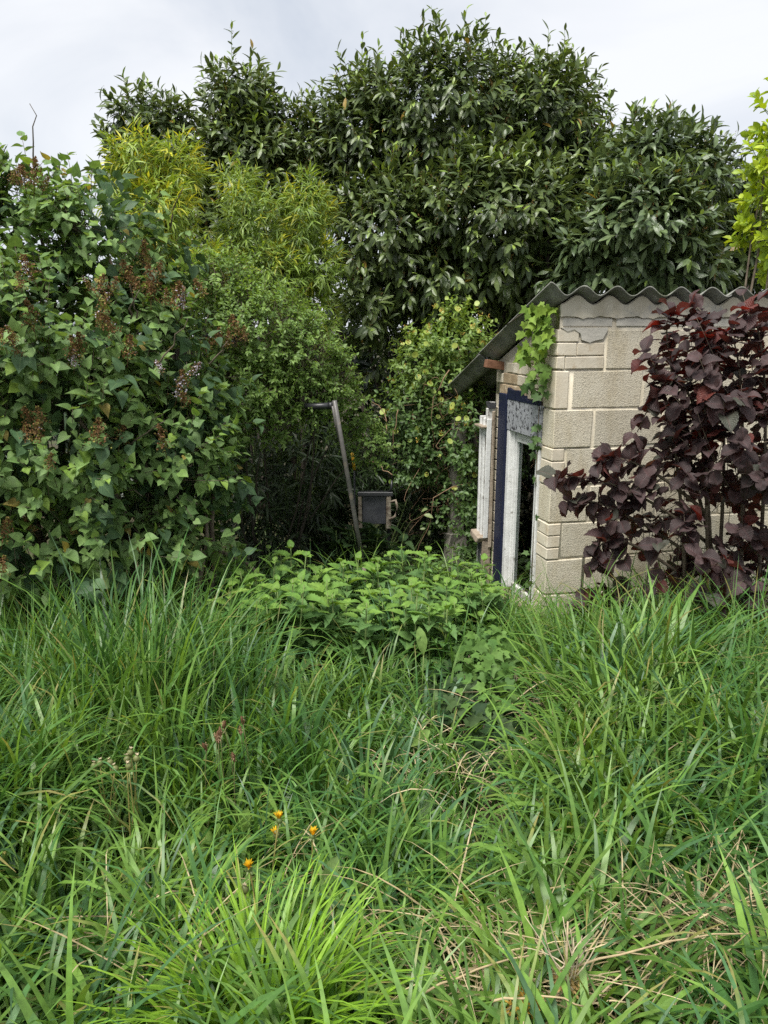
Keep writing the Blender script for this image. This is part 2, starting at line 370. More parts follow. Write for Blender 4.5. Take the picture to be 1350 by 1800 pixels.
# ------------------------------------------------------------------ crowns
def lobe(px, py, Y, rx, rz, ry):
    p = at(px, py, Y); dep = project(p)[2]; return (p, np.array([rx * dep / F, ry, rz * dep / F]))
def on_lobes(lobes, n, depth=.3, back=.35, inner=.62, pw=1.6, shrink=0.):
    lobes = [(c_, np.maximum(r - shrink, np.minimum(r, .1))) for c_, r in lobes]
    A = np.array([(r[0] * r[1] + r[1] * r[2] + r[0] * r[2]) for _, r in lobes]); k = R.choice(len(lobes), n, p=A / A.sum())
    Cn = np.array([c_ for c_, _ in lobes])[k]; Rd = np.array([r for _, r in lobes])[k]
    d = nrm(R.normal(size=(n, 3))); f = 1 - depth * R.random(n) ** pw
    bump = 1 + .07 * np.sin(d[:, 0] * 7 + k * 1.7) * np.sin(d[:, 2] * 6 + k) + .06 * np.sin(d[:, 1] * 11 + d[:, 2] * 13)
    P = Cn + d * Rd * (f * bump)[:, None]; Nn = nrm(d / Rd)
    keep = P[:, 2] > gz(P[:, 0], P[:, 1]) + .03
    for i, (c_, r) in enumerate(lobes):
        q = np.linalg.norm((P - c_) / r, axis=1)
        keep &= ~((q < inner) & (k != i) & (R.random(n) < .85))
    bk = np.sum(Nn * nrm(CAM - P), 1) < -.15
    keep &= ~(bk & (R.random(n) > back))
    return P[keep], Nn[keep]
def perp(a):
    ref = np.where(np.abs(a[:, 2:3]) > .85, np.array([[1.0, 0, 0]]), np.array([[0, 0, 1.0]]))
    x = nrm(np.cross(a, ref)); return x, np.cross(a, x)
def shoot_leaves(B, A, nl, L, size, spread=(.7, 1.2), droop=.25, start=.1, taper=.25, out=None, nup=1.0, opp=False):
    """leaves set round the shoots (base B, axis A); returns arrays with shoot index and position along it"""
    n = len(B); x, y = perp(A)
    idx = np.repeat(np.arange(n), nl); j = np.tile(np.arange(nl), n)
    t = start + (1 - start) * (j + R.random(n * nl) * .6) / nl
    if opp: az = (j // 2) * (math.pi / 2) + (j % 2) * math.pi + R.normal(0, .25, n * nl); t = start + (1 - start) * ((j // 2) + .4) / ((nl + 1) // 2)
    else: az = j * 2.4 + np.repeat(R.random(n) * 6.28, nl) + R.normal(0, .3, n * nl)
    rad = np.cos(az)[:, None] * x[idx] + np.sin(az)[:, None] * y[idx]
    sp = spread[1] + (spread[0] - spread[1]) * t + R.normal(0, .18, n * nl)
    D = A[idx] * np.cos(sp)[:, None] + rad * np.sin(sp)[:, None]
    D[:, 2] -= np.broadcast_to(droop, (n,))[idx] * (1.15 - t) * (.6 + .8 * R.random(n * nl))
    D = nrm(D)
    P = B[idx] + A[idx] * (np.broadcast_to(L, (n,))[idx] * t)[:, None]
    Nn = UP[None] * nup + A[idx] * .8 + R.normal(0, .25, (n * nl, 3))
    if out is not None: Nn = Nn + out[idx] * .5
    Sz = size * (1 - taper * t) * R.uniform(.7, 1.2, n * nl)
    return P, D, Nn, Sz, t, idx
def shades(n, c1, c2, jit=.12, bias=1.0):
    f = (R.random(n) ** bias)[:, None]; C = np.array(c1) * (1 - f) + np.array(c2) * f
    return C * R.uniform(1 - jit, 1 + jit, (n, 1))
def twigs(th, name, B, A, L, r, mat, sides=3):
    ln = [(np.stack([b - a * .12, b + a * l * .5 + R.normal(0, .006, 3), b + a * l]) - L0(th), (r, r * .8, r * .45)) for b, a, l in zip(B, A, np.broadcast_to(L, (len(B),)))]
    V, T = tubes(ln, sides); return obj(name, mesh_np(name, V, T, mat), th, kind='stuff')
def limbs(th, name, base_pts, targets, r0, mat, bow=.15, per=None):
    """one mesh per limb: from the nearest base to each target"""
    for tg in targets:
        b = base_pts[int(np.argmin(np.linalg.norm(np.asarray(base_pts)[:, :2] - np.asarray(tg)[:2], axis=1)))] if per is None else base_pts[per]
        pts = curve(b, tg, R.normal(0, bow, 3) * np.array([1, 1, .3]), 8, .012)
        V, T = tubes([(pts - L0(th), np.linspace(r0, r0 * .35, 8))], 6)
        obj(name, mesh_np(name, V, T, mat), th)
def base_of(lobes):
    p = np.mean([c_ for c_, _ in lobes], 0); return np.array([p[0], p[1], float(gz(p[0], p[1]))])

# ================================================================== ground
def ground():
    g = np.linspace(-1, 1, 121); xs = np.sign(g) * (np.abs(g) ** 3 * 300 + np.abs(g) * 9); ys = xs + 4
    Xg, Yg = np.meshgrid(xs, ys); V = np.stack([Xg, Yg, gz(Xg, Yg)], -1).reshape(-1, 3)
    i = np.arange(120)[:, None] * 121 + np.arange(120)[None]; q = np.stack([i, i + 1, i + 122, i + 121], -1).reshape(-1, 4)
    o = obj('ground', mesh_np('ground', V, q, M['soil'])); o['kind'] = 'structure'
ground()

# ================================================================== shed
SROT = math.radians(13)
SU, SS = np.array([math.cos(SROT), math.sin(SROT), 0]), np.array([-math.sin(SROT), math.cos(SROT), 0])
CORNER = np.array([.978, 4.26, 0.0])
def sh(x, y, z): return CORNER + SU * x + SS * y + UP * z          # shed-local to world
def wave(x): return (.025 if x > .0 else .034) * math.cos(2 * math.pi * (x - .1) / .2) + (0 if x > 0 else .009)
SLOPE = math.tan(math.radians(20.5))
def roofz(x, y): return 1.882 + wave(x) - SLOPE * y
shed = thing('shed', 'low cream painted block shed with corrugated roof and a tall broken window', 'shed', CORNER, rz=SROT)
def box(name, x0, x1, y0, y1, z0, z1, mat, parent, bevel=.004, jit=.0, tilt=None, seg=1):
    """a box in shed-local metres with softened, slightly uneven edges"""
    bm = bmesh.new(); bmesh.ops.create_cube(bm, size=1)
    cx, cy, cz = (x0 + x1) / 2, (y0 + y1) / 2, (z0 + z1) / 2
    for v in bm.verts:
        v.co = Vector((v.co.x * (x1 - x0), v.co.y * (y1 - y0), v.co.z * (z1 - z0))) + Vector([random.uniform(-jit, jit) for _ in range(3)])
    if bevel: bmesh.ops.bevel(bm, geom=bm.edges[:], offset=bevel, segments=seg, affect='EDGES', profile=.5)
    me = bpy.data.meshes.new(name); bm.to_mesh(me); bm.free(); me.materials.append(mat)
    o = obj(name, me, parent, (cx, cy, cz))
    if tilt: o.rotation_euler = tilt
    return o
def strip_wall(name, xs, y0, y1, z0, ztop, mat, parent):
    """wall slab along x whose top follows ztop(x, y)"""
    V, T = [], []
    for x in xs: V += [(x, y0, z0), (x, y1, z0), (x, y1, ztop(x, y1)), (x, y0, ztop(x, y0))]
    n = len(xs)
    for i in range(n - 1):
        a, b = i * 4, i * 4 + 4
        for k in range(4): T.append((a + k, b + k, b + (k + 1) % 4, a + (k + 1) % 4))
    T += [(0, 3, 2, 1)[::-1][::-1], tuple((n - 1) * 4 + k for k in range(4))]
    return obj(name, mesh_np(name, np.array(V, float), np.array(T), mat, smooth=False), parent)
def side_wall_mesh(name, ys, x0, x1, z0, mat, parent, zt=None):
    V, T = [], []
    for y in ys:
        zz = zt if zt is not None else roofz(0.0, y) - .012
        V += [(x0, y, z0), (x1, y, z0), (x1, y, zz), (x0, y, zz)]
    n = len(ys)
    for i in range(n - 1):
        a, b = i * 4, i * 4 + 4
        for k in range(4): T.append((a + k, b + k, b + (k + 1) % 4, a + (k + 1) % 4))
    T += [(0, 1, 2, 3), tuple((n - 1) * 4 + 3 - k for k in range(4))]
    return obj(name, mesh_np(name, np.array(V, float), np.array(T), mat, smooth=False), parent)

# front wall: mortar core, blocks and bricks set proud of it
fw = strip_wall('front_wall', np.linspace(.005, 2.35, 118), .003, .10, -.4, lambda x, y: roofz(x, y) - .006, M['mortar'], shed)
def block(x0, x1, z0, z1, d=.09, m='block', proud=0., name='concrete_block', bev=.0045, j=.004):
    return box(name, x0 + .006, x1 - .006, -.002 - proud + random.uniform(-.002, .002), d, z0 + .006, z1 - .006, M[m], fw, bev, j)
zc = [-.311, -.086, .139, .364, .589, .814, 1.039, 1.264, 1.489]
for ci in range(8):
    z0, z1 = zc[ci], zc[ci + 1]
    if ci in (1, 3, 5):                                   # quoin of small bricks, then blocks
        h = (z1 - z0) / 3
        for k in range(3):
            box('brick', -.004, .078 + random.uniform(-.004, .004), -.006, .146, z0 + k * h + .003, z0 + (k + 1) * h - .003, M['brick'], fw, .004, .0015)
        x = .084
    elif ci == 7:
        box('brick', -.004, .078, -.005, .146, z0 + .005, z1 - .005, M['brick'], fw, .005, .002); x = .10
    else:
        box('concrete_block', -.002, .24, -.004, .146, z0 + .005, z1 - .005, M['block'], fw, .0045, .003); x = .25
    while x < 2.3:
        x2 = min(x + .45, 2.34); block(x, x2, z0, z1); x = x2
# top courses: small bricks, one block course, thin grey blocks under smooth render
for x0, x1, z0, z1 in ((.0, .045, 1.494, 1.562), (.055, .29, 1.494, 1.562), (.0, .115, 1.568, 1.638), (.122, .285, 1.568, 1.638), (.0, .125, 1.645, 1.712)):
    box('brick', x0 - .004, x1, -.006, .146 if x0 == 0 else .09, z0, z1, M['brick'], fw, .004, .002)
x = .30
while x < 2.3:
    x2 = min(x + .45, 2.34); block(x, x2, 1.489, 1.714); x = x2
for x0, x1 in ((.02, .33), (.352, .575), (.59, .80), (.815, 1.25), (1.265, 1.7), (1.715, 2.1)):
    box('concrete_block', x0, x1, -.001, .08, 1.726, 1.775, M['render_grey'], fw, .006, .002)
# torn patch of grey render over the brick corner
def patch(name, pts, y, th, mat, parent):
    n = len(pts); V = [(x, y - th, z) for x, z in pts] + [(x, y + .01, z) for x, z in pts]
    me = bpy.data.meshes.new(name); me.from_pydata(V, [], [tuple(range(n))] + [(i, i + n, (i + 1) % n + n, (i + 1) % n) for i in range(n)]); me.materials.append(mat)
    return obj(name, me, parent)
patch('render_patch', [(.01, 1.722), (.05, 1.70), (.09, 1.712), (.13, 1.69), (.14, 1.655), (.19, 1.64), (.225, 1.652), (.27, 1.66), (.292, 1.70), (.298, 1.722)], -.004, .005, M['render_grey'], fw)
rz_pts = [(x, 1.779 + .006 * math.sin(x * 31) + .004 * math.sin(x * 83)) for x in np.linspace(.004, 2.34, 70)]
top_pts = [(x, roofz(x, 0) - .012) for x in np.linspace(2.34, .004, 150)]
patch('render_coat', rz_pts + top_pts, -.001, .007, M['render'], fw)

# side wall with the window opening
sp = side_wall_mesh('side_wall', np.linspace(.09, .93, 9), .008, .10, 1.285, M['mortar'], shed)
side_wall_mesh('corner_pier', (.101, .147), .007, .10, -.4, M['mortar'], shed, 1.2845)
side_wall_mesh('far_pier', (.80, .93), .008, .10, -.4, M['mortar'], shed, 1.2845)
zr, row = 1.295, 0
while zr < 1.68:
    y = .15 + (.05 if row % 2 else 0)
    while y < .92:
        y2 = y + .118
        if zr + .066 < roofz(0, y2) - .05 and y2 < .93:
            bare = (row == 0 and y > .34) or (row == 1 and .55 < y < .70)
            box('brick', -.003 if not bare else 0.0, .06, y + .004, y2 - .004, zr, zr + .064, M['brick_bare' if bare else 'brick'], sp, .004, .0025)
        y = y2
    zr += .072; row += 1
zr = -.2
while zr < 1.2:
    box('brick', -.003, .06, .845, .928, zr, zr + .066, M['brick'], shed, .004, .002); zr += .074
# back and right walls, floor (inner box)
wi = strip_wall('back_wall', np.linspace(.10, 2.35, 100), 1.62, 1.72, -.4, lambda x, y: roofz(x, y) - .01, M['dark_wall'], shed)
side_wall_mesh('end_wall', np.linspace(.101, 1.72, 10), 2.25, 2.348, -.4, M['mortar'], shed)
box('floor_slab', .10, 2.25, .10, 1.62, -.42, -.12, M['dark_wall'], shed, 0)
# window
wf = None
def timber(name, y0, y1, x0, x1, z0, z1, m, par, bev=.003, j=.001): return box(name, x0, x1, y0, y1, z0, z1, M[m], par, bev, j)
wf = timber('window_frame', .612, .66, -.012, .07, -.03, 1.068, 'white_paint', shed)
timber('moulding', .580, .6115, .006, .07, -.01, 1.068, 'white_paint', wf).location -= wf.location
timber('moulding', .556, .5795, .016, .06, 0, 1.04, 'white_paint', wf).location -= wf.location
def sub(o, par): o.location -= par.location; return o
sub(timber('jamb', .150, .195, -.014, .07, -.05, 1.068, 'white_paint', wf), wf)
sub(timber('jamb', .1955, .235, .006, .06, -.04, 1.04, 'white_paint', wf), wf)
sub(timber('head_rail', .2355, .5555, .014, .06, 1.005, 1.062, 'white_paint', wf), wf)
sub(timber('bottom_rail', .2355, .5555, .014, .06, -.02, .035, 'worn_paint', wf), wf)
pn = box('pane', .036, .040, .2355, .5555, .036, 1.004, M['glass'], wf, 0); sub(pn, wf)
timber('sill', .14, .68, -.05, .09, -.105, -.052, 'wood_grey', shed, .006, .004)
timber('navy_jamb', .6605, .795, -.026, .08, -.15, 1.30, 'navy', shed, .004, .002)
timber('lintel', .15, .6595, -.018, .06, 1.070, 1.272, 'lintel', shed, .004, .002)
# peeling dark strip above the lintel, torn upper edge
pts = [(.16, 1.273), (.16, 1.296), (.20, 1.30), (.22, 1.288), (.27, 1.295), (.33, 1.286), (.37, 1.294), (.385, 1.315), (.40, 1.292), (.43, 1.296), (.44, 1.335), (.52, 1.338), (.58, 1.332), (.655, 1.345), (.66, 1.31), (.67, 1.30), (.67, 1.273)]
n = len(pts); V = [(-.022, y, z) for y, z in pts] + [(.0, y, z) for y, z in pts]
me = bpy.data.meshes.new('flashing'); me.from_pydata(V, [], [tuple(range(n))[::-1]] + [(i, (i + 1) % n, (i + 1) % n + n, i + n) for i in range(n)]); me.materials.append(M['navy']); obj('flashing', me, shed)
# rotten window shutter standing open past the navy jamb
sw = timber('shutter', .862, .895, -.078, -.02, .30, 1.19, 'worn_paint', shed, .003, .003)
for y0, y1, x0, x1, z0, z1, m in ((.898, .925, -.085, -.03, .25, 1.12, 'white_paint'), (.929, .955, -.075, -.04, .26, 1.12, 'worn_paint'), (.958, .985, -.085, -.035, .26, 1.13, 'white_paint'), (.846, .861, -.083, -.048, .27, 1.12, 'white_paint'), (.846, .861, -.045, -.022, .2, 1.17, 'wood_grey')):
    sub(timber('board', y0, y1, x0, x1, z0, z1, m, sw, .003, .003), sw)
sub(timber('ledge', .85, 1.01, -.115, -.02, 1.055, 1.072, 'wood_grey', sw, .003, .004), sw)
b = sub(timber('broken_rail', .862, 1.02, -.13, -.02, .235, .295, 'wood_grey', sw, .006, .012), sw); b.rotation_euler = (.22, 0, 0)
for y0, y1, x0, x1, z0, z1, m in ((.862, .90, -.08, -.02, -.2, .24, 'wood_grey'), (.904, .95, -.085, -.03, -.2, .23, 'black_paint'), (.954, .985, -.08, -.03, -.2, .25, 'worn_paint')):
    sub(timber('board', y0, y1, x0, x1, z0, z1, m, sw, .003, .004), sw)
sub(timber('cap', .85, .91, -.07, -.02, 1.19, 1.235, 'black_paint', sw, .003, .004), sw)
box('rafter_end', -.115, .02, .80, .86, roofz(0, .83) - .088, roofz(0, .83) - .035, M['wood_red'], shed, .003, .003, (0, math.radians(8), 0))
# corrugated cement sheets, lapped along and across
def sheet(x0, x1, y0, y1, lift, name='roof_sheet', th=.0065):
    nx = int((x1 - x0) / .0125) + 1; xs = np.linspace(x0, x1, nx); ys = np.linspace(y0, y1, 9)
    Vt = [(x, y + .004 * math.sin(x * 37), roofz(x, y) + lift + .003 * math.sin(y * 3 + x)) for y in ys for x in xs]
    Vb = [(x, y, z - th) for x, y, z in Vt]; n = len(Vt); q = []
    for j in range(8):
        for i in range(nx - 1):
            a = j * nx + i; q.append((a, a + 1, a + nx + 1, a + nx)); q.append((a + n, a + nx + n, a + nx + 1 + n, a + 1 + n))
    for i in range(nx - 1):
        q.append((i, i + n, i + 1 + n, i + 1)); a = 8 * nx + i; q.append((a, a + 1, a + 1 + n, a + n))
    for j in range(8):
        a = j * nx; q.append((a, a + nx, a + nx + n, a + n)); a = j * nx + nx - 1; q.append((a, a + n, a + nx + n, a + nx))
    me = mesh_np(name, np.array(Vt + Vb), np.array(q), M['asbestos']); 
    o = obj(name, me, shed); return o
def hook(x, y):
    pts = [(x - .02, y, roofz(x, y) + .01), (x - .05, y, roofz(x - .05, y) - .03), (x - .02, y + .01, roofz(x, y) - .055)]
    V, T = tubes([(np.array(pts), .005)], 5); obj('hook_bolt', mesh_np('hook_bolt', V, T, M['black_paint']), shed)
sheet(-.098, 1.03, -.075, 1.06, .011); sheet(.97, 2.06, -.062, 1.05, .021); sheet(1.98, 2.45, -.07, 1.06, .031)
sheet(-.10, 1.04, 1.0, 1.76, -.001); sheet(.97, 2.05, 1.0, 1.76, .0085); sheet(1.98, 2.45, 1.0, 1.75, .018)
hook(-.02, .93)
# concrete post carrying the low end of the roof
pp = thing('concrete_post', 'rough grey concrete post under the low end of the shed roof, wrapped in vines', 'post', sh(.0, 1.70, -.24), rz=SROT)
def local_box(par, name, dims, z0, mat, jit=.006, seg=6):
    bm = bmesh.new(); w, d, h = dims; rings = []
    for k in range(seg + 1):
        z = z0 + h * k / seg
        rings.append([bm.verts.new((sx * w / 2 + random.uniform(-jit, jit), sy * d / 2 + random.uniform(-jit, jit), z + random.uniform(-jit, jit))) for sx, sy in ((-1, -1), (1, -1), (1, 1), (-1, 1))])
    for k in range(seg):
        for i in range(4): bm.faces.new((rings[k][i], rings[k][(i + 1) % 4], rings[k + 1][(i + 1) % 4], rings[k + 1][i]))
    bm.faces.new(rings[0][::-1]); bm.faces.new(rings[-1])
    bmesh.ops.bevel(bm, geom=[e for e in bm.edges], offset=.004, segments=1, affect='EDGES')
    me = bpy.data.meshes.new(name); bm.to_mesh(me); bm.free(); me.materials.append(mat)
    return obj(name, me, par)
local_box(pp, 'shaft', (.105, .10, 1.28), 0, M['concrete_old'], .008)
local_box(pp, 'footing', (.16, .15, .34), -.02, M['concrete_old'], .014, 3)
# timber fallen at the foot of the window
a, b = at(886, 1040, 4.70), at(962, 1108, 4.18)
pl = thing('fallen_plank', 'weathered timber plank fallen at the foot of the white window', 'plank', (a + b) / 2)
V, T = tubes([(np.array([a, a + (b - a) * .5 + [0, 0, .01], b]) - L0(pl), (.04, .036, .042))], 4)
obj('board', mesh_np('board', V, T, M['wood_grey'], smooth=False), pl)

# ================================================================== leaning pipe, dark panel and yellow handle under the bushes
pb, pt = at(646, 1036, 4.70), at(588, 704, 4.52)
pipe = thing('leaning_pipe', 'grey drainpipe leaning out of the nettles, its paint chipped at the foot', 'pipe', pb)
d = pt - pb
V, T = tubes([(np.array([pb + d * .14, pb + d * .4, pb + d * .7, pt]) - pb, (.0145, .0145, .014, .014))], 14); obj('tube', mesh_np('tube', V, T, M['steel']), pipe)
V, T = tubes([(np.array([pb - d * .16, pb + d * .07, pb + d * .142]) - pb, (.0115, .012, .0135))], 12); obj('chipped_foot', mesh_np('chipped_foot', V, T, M['chipped']), pipe)
V, T = tubes([(np.array([pt - d * .2, pt - d * .03]) - pb + np.array([-.018, -.005, .004]), (.007, .007))], 8); obj('clip_rib', mesh_np('clip_rib', V, T, M['steel']), pipe)
a, b = at(548, 715, 4.60), at(585, 713, 4.56)
bp_ = thing('black_pipe_end', 'short black plastic pipe end poking from the shrub beside the leaning pipe', 'pipe', a)
V, T = tubes([(np.array([[-.04, .06, .0], [0, 0, 0], b - a]), (.021, .021, .021))], 14); obj('tube', mesh_np('tube', V, T, M['black_plastic']), bp_)
V, T = tubes([(np.array([(b - a) * .82, (b - a) * 1.02]), (.0235, .0235))], 14); obj('collar', mesh_np('collar', V, T, M['black_plastic']), bp_)

pc = at(662, 893, 5.75)
dp = thing('discarded_panel', 'dark framed metal panel dumped under the laurel behind the pipe', 'panel', (pc[0], pc[1], float(gz(pc[0], pc[1]))))
zb = pc[2] - dp.location[2]
def pbox(name, x0, x1, y0, y1, z0, z1, mat, par=dp, bev=.004):
    o = box(name, x0, x1, y0, y1, z0, z1, mat, par, bev, .003); return o
pbox('pane', -.115, .075, -.005, .012, zb - .13, zb + .10, M['panel_dark'])
pbox('frame_bar', -.15, .13, -.02, .03, zb + .10, zb + .135, M['black_plastic'])
pbox('frame_bar', -.145, -.116, -.02, .03, zb - .17, zb + .099, M['chipped'])
pbox('frame_bar', .076, .115, -.02, .03, zb - .17, zb + .099, M['chipped'])
pbox('leg', -.14, -.12, .0, .03, -.05, zb - .17, M['black_plastic']); pbox('leg', .085, .11, .0, .03, -.05, zb - .17, M['black_plastic'])
V, T = tubes([(np.array([[.11, -.01, zb + .05], [.15, -.03, zb + .07], [.165, -.03, zb + .02], [.15, -.03, zb - .06], [.10, -.02, zb - .09]]), .011)], 7); obj('handle', mesh_np('handle', V, T, M['wood_grey']), dp)
V, T = tubes([(np.array([[.10, 0, zb + .12], [.12, .01, zb + .17], [.12, .02, zb + .22]]), (.014, .012, .01))], 6); obj('bracket', mesh_np('bracket', V, T, M['black_plastic']), dp)

a, b = at(619, 796, 5.4), at(623, 826, 5.4)
yh = thing('tool_handle', 'yellow tool handle hanging in the dark behind the leaning pipe', 'handle', (b[0], b[1], float(gz(b[0], b[1]))))
V, T = tubes([(np.array([b, a]) - L0(yh), (.011, .012))], 8); obj('grip', mesh_np('grip', V, T, M['yellow']), yh)
V, T = tubes([(np.array([[0, 0.02, -.1], [0, 0, (b - L0(yh))[2] * .5], b - L0(yh)]), (.008, .008, .008))], 6); obj('shaft', mesh_np('shaft', V, T, M['black_plastic']), yh)

# ================================================================== bushes and trees
def laurel(label, lobes, n, size, L=.30, nl=10, c1=(.05, .08, .025), c2=(.145, .195, .06), fresh=.3, name='laurel_bush', trunks=3, back=.3, group=None, n_ind=300, spikes=.35, inner_n=700):
    th = thing(name, label, 'laurel', base_of(lobes), group)
    B, Nn = on_lobes(lobes, n, .30, back, shrink=.95 * L)
    top = np.clip(Nn[:, 2], 0, 1)
    A = nrm(Nn * .75 + UP * (.25 + .75 * top)[:, None] + R.normal(0, .28, (len(B), 3)))
    Ls = L * R.uniform(.6, 1.25, len(B)) * (1 + .35 * (R.random(len(B)) < .1) * top)
    P, D, Nl, Sz, t, idx = shoot_leaves(B, A, nl, Ls, size, (.45, 1.2), .35 + .75 * (1 - top), .12, .3, out=Nn)
    C = shades(len(P), c1, c2, .22, 1.7)
    fr = (t > .78) & (R.random(len(P)) < fresh + .6 * top[idx] * fresh * 2)
    C[fr] = shades(int(fr.sum()), (.15, .24, .04), (.28, .38, .07), .1); Sz[fr] *= .72
    old = R.random(len(P)) < .006; C[old] = np.array([.30, .20, .04])
    emit(th, 'laurel', P, D, Nl, Sz, C, M['laurel'], n_ind)
    # inside of the crown: sparse older leaves in the shade
    Bi, Ni = on_lobes(lobes, inner_n, .75, .6, .0, .8, shrink=L)
    Ai = nrm(Ni + R.normal(0, .6, Ni.shape)); Pi, Di, Nli, Si, ti, _ = shoot_leaves(Bi, Ai, 6, L, size * 1.1, droop=.5)
    X, Dd, Z = frames(Di, Nli); cloud(th, 'inner_foliage', 'laurel', Pi, X, Dd, Z, Si, shades(len(Pi), c1, c2), M['laurel'])
    twigs(th, 'twig', B, A, Ls, .0035, M['green_stem'])
    b0 = L0(th); bases = [b0 + np.array([x, R.uniform(-.2, .2), -.05]) for x in np.linspace(-.35, .35, trunks)]
    tg = [c_ for c_, r in lobes] + [B[i] for i in R.choice(len(B), min(14, len(B)), replace=False)]
    limbs(th, 'branch', bases, tg, .035, M['bark_dark'])
    # brown spent flower spikes
    k = R.random(len(B)) < spikes; bs, as_ = B[k] + A[k] * Ls[k][:, None] * .7, nrm(A[k] * .6 + UP * .7 + R.normal(0, .35, (int(k.sum()), 3)))
    if len(bs):
        m = 16; q = np.repeat(np.arange(len(bs)), m); u = np.tile(np.linspace(.1, 1, m), len(bs))
        p = bs[q] + as_[q] * (u * .10)[:, None] + R.normal(0, .006, (len(q), 3)); dd = nrm(R.normal(size=(len(q), 3)))
        X, Dd, Z = frames(dd, R.normal(size=dd.shape)); cloud(th, 'spent_spikes', 'ovate', p, X, Dd, Z, R.uniform(.008, .014, len(q)), shades(len(q), (.10, .055, .02), (.20, .13, .04)), M['petal'])
    return th

GL = None
laurel('huge dark glossy laurel with a broad domed crown rising behind the shed roof', [
    lobe(640, 260, 7.7, 105, 150, .9), lobe(780, 230, 7.6, 170, 155, 1.1), lobe(930, 230, 7.7, 130, 130, 1.0), lobe(1000, 190, 7.8, 65, 85, .6), lobe(560, 300, 7.9, 75, 130, .7), lobe(1070, 300, 7.6, 80, 100, .7),
    lobe(690, 430, 7.2, 140, 150, 1.0), lobe(860, 400, 7.1, 190, 150, 1.1), lobe(1010, 380, 7.4, 130, 150, .9), lobe(640, 560, 6.7, 80, 85, .6), lobe(770, 500, 6.9, 110, 90, .7), lobe(930, 500, 7.0, 150, 70, .8), lobe(690, 640, 6.9, 80, 70, .5), lobe(800, 600, 7.3, 130, 80, .5)],
    3900, .132, trunks=5, inner_n=1500)
laurel('slimmer dark laurel with a rounded pointed top left of the huge laurel, above the bamboo', [
    lobe(420, 205, 8.0, 85, 105, .6), lobe(440, 310, 7.9, 105, 130, .7), lobe(500, 270, 8.1, 75, 100, .5), lobe(400, 430, 7.8, 100, 130, .7), lobe(500, 430, 7.6, 90, 120, .6)],
    1300, .138, inner_n=700)
laurel('low sparse laurel top with a few upright shoots above the golden bamboo', [
    lobe(250, 225, 8.3, 75, 75, .5), lobe(310, 255, 8.2, 75, 80, .5), lobe(220, 290, 8.2, 60, 70, .5), lobe(300, 400, 8.1, 90, 120, .6)],
    560, .145, inner_n=260)
laurel('laurel with big pale grey-green leaves above the corrugated roof edge', [
    lobe(1130, 300, 6.6, 95, 95, .6), lobe(1120, 400, 6.3, 130, 110, .7), lobe(1200, 310, 6.8, 85, 90, .5), lobe(1040, 460, 6.3, 100, 60, .5), lobe(1180, 470, 6.3, 110, 60, .6)],
    900, .145, c1=(.06, .095, .04), c2=(.15, .205, .09), fresh=.15, inner_n=500)
laurel('brownish fine laurel at the end of the row beside the lime green shrub', [
    lobe(1250, 330, 7.6, 75, 90, .6), lobe(1320, 380, 7.8, 70, 80, .6), lobe(1270, 440, 7.3, 110, 90, .7), lobe(1400, 430, 7.6, 90, 110, .7)],
    760, .125, c1=(.045, .07, .025), c2=(.10, .14, .05), spikes=.7, inner_n=450)

# added foliage behind everything, put there to block light from the horizon
def added_hedge():
    lobes = [lobe(x, 690 + 20 * math.sin(x), 9.4, 190, 170, .9) for x in range(-500, 1900, 190)] + [lobe(x, 930, 8.6, 200, 130, .7) for x in range(-500, 1900, 200)]
    th = thing('added_hedge', 'added dark foliage far behind the laurels, blocking light from the horizon', 'added_hedge', base_of(lobes))
    B, Nn = on_lobes(lobes, 8000, .5, .15); A = nrm(Nn + UP * .4 + R.normal(0, .4, Nn.shape))
    P, D, Nl, Sz, t, idx = shoot_leaves(B, A, 7, .3, .24, droop=.4, out=Nn)
    X, Dd, Z = frames(D, Nl); cloud(th, 'foliage', 'laurel', P, X, Dd, Z, Sz, shades(len(P), (.018, .04, .014), (.035, .07, .024)), M['laurel'])
    b0 = L0(th); ln = [(curve(np.array([c_[0], c_[1], gz(c_[0], c_[1]) - .1]), c_, R.normal(0, .1, 3), 6) - b0, np.linspace(.05, .02, 6)) for c_, _ in lobes]
    V, T = tubes(ln, 6); obj('trunks', mesh_np('trunks', V, T, M['bark_dark']), th, kind='stuff')
added_hedge()

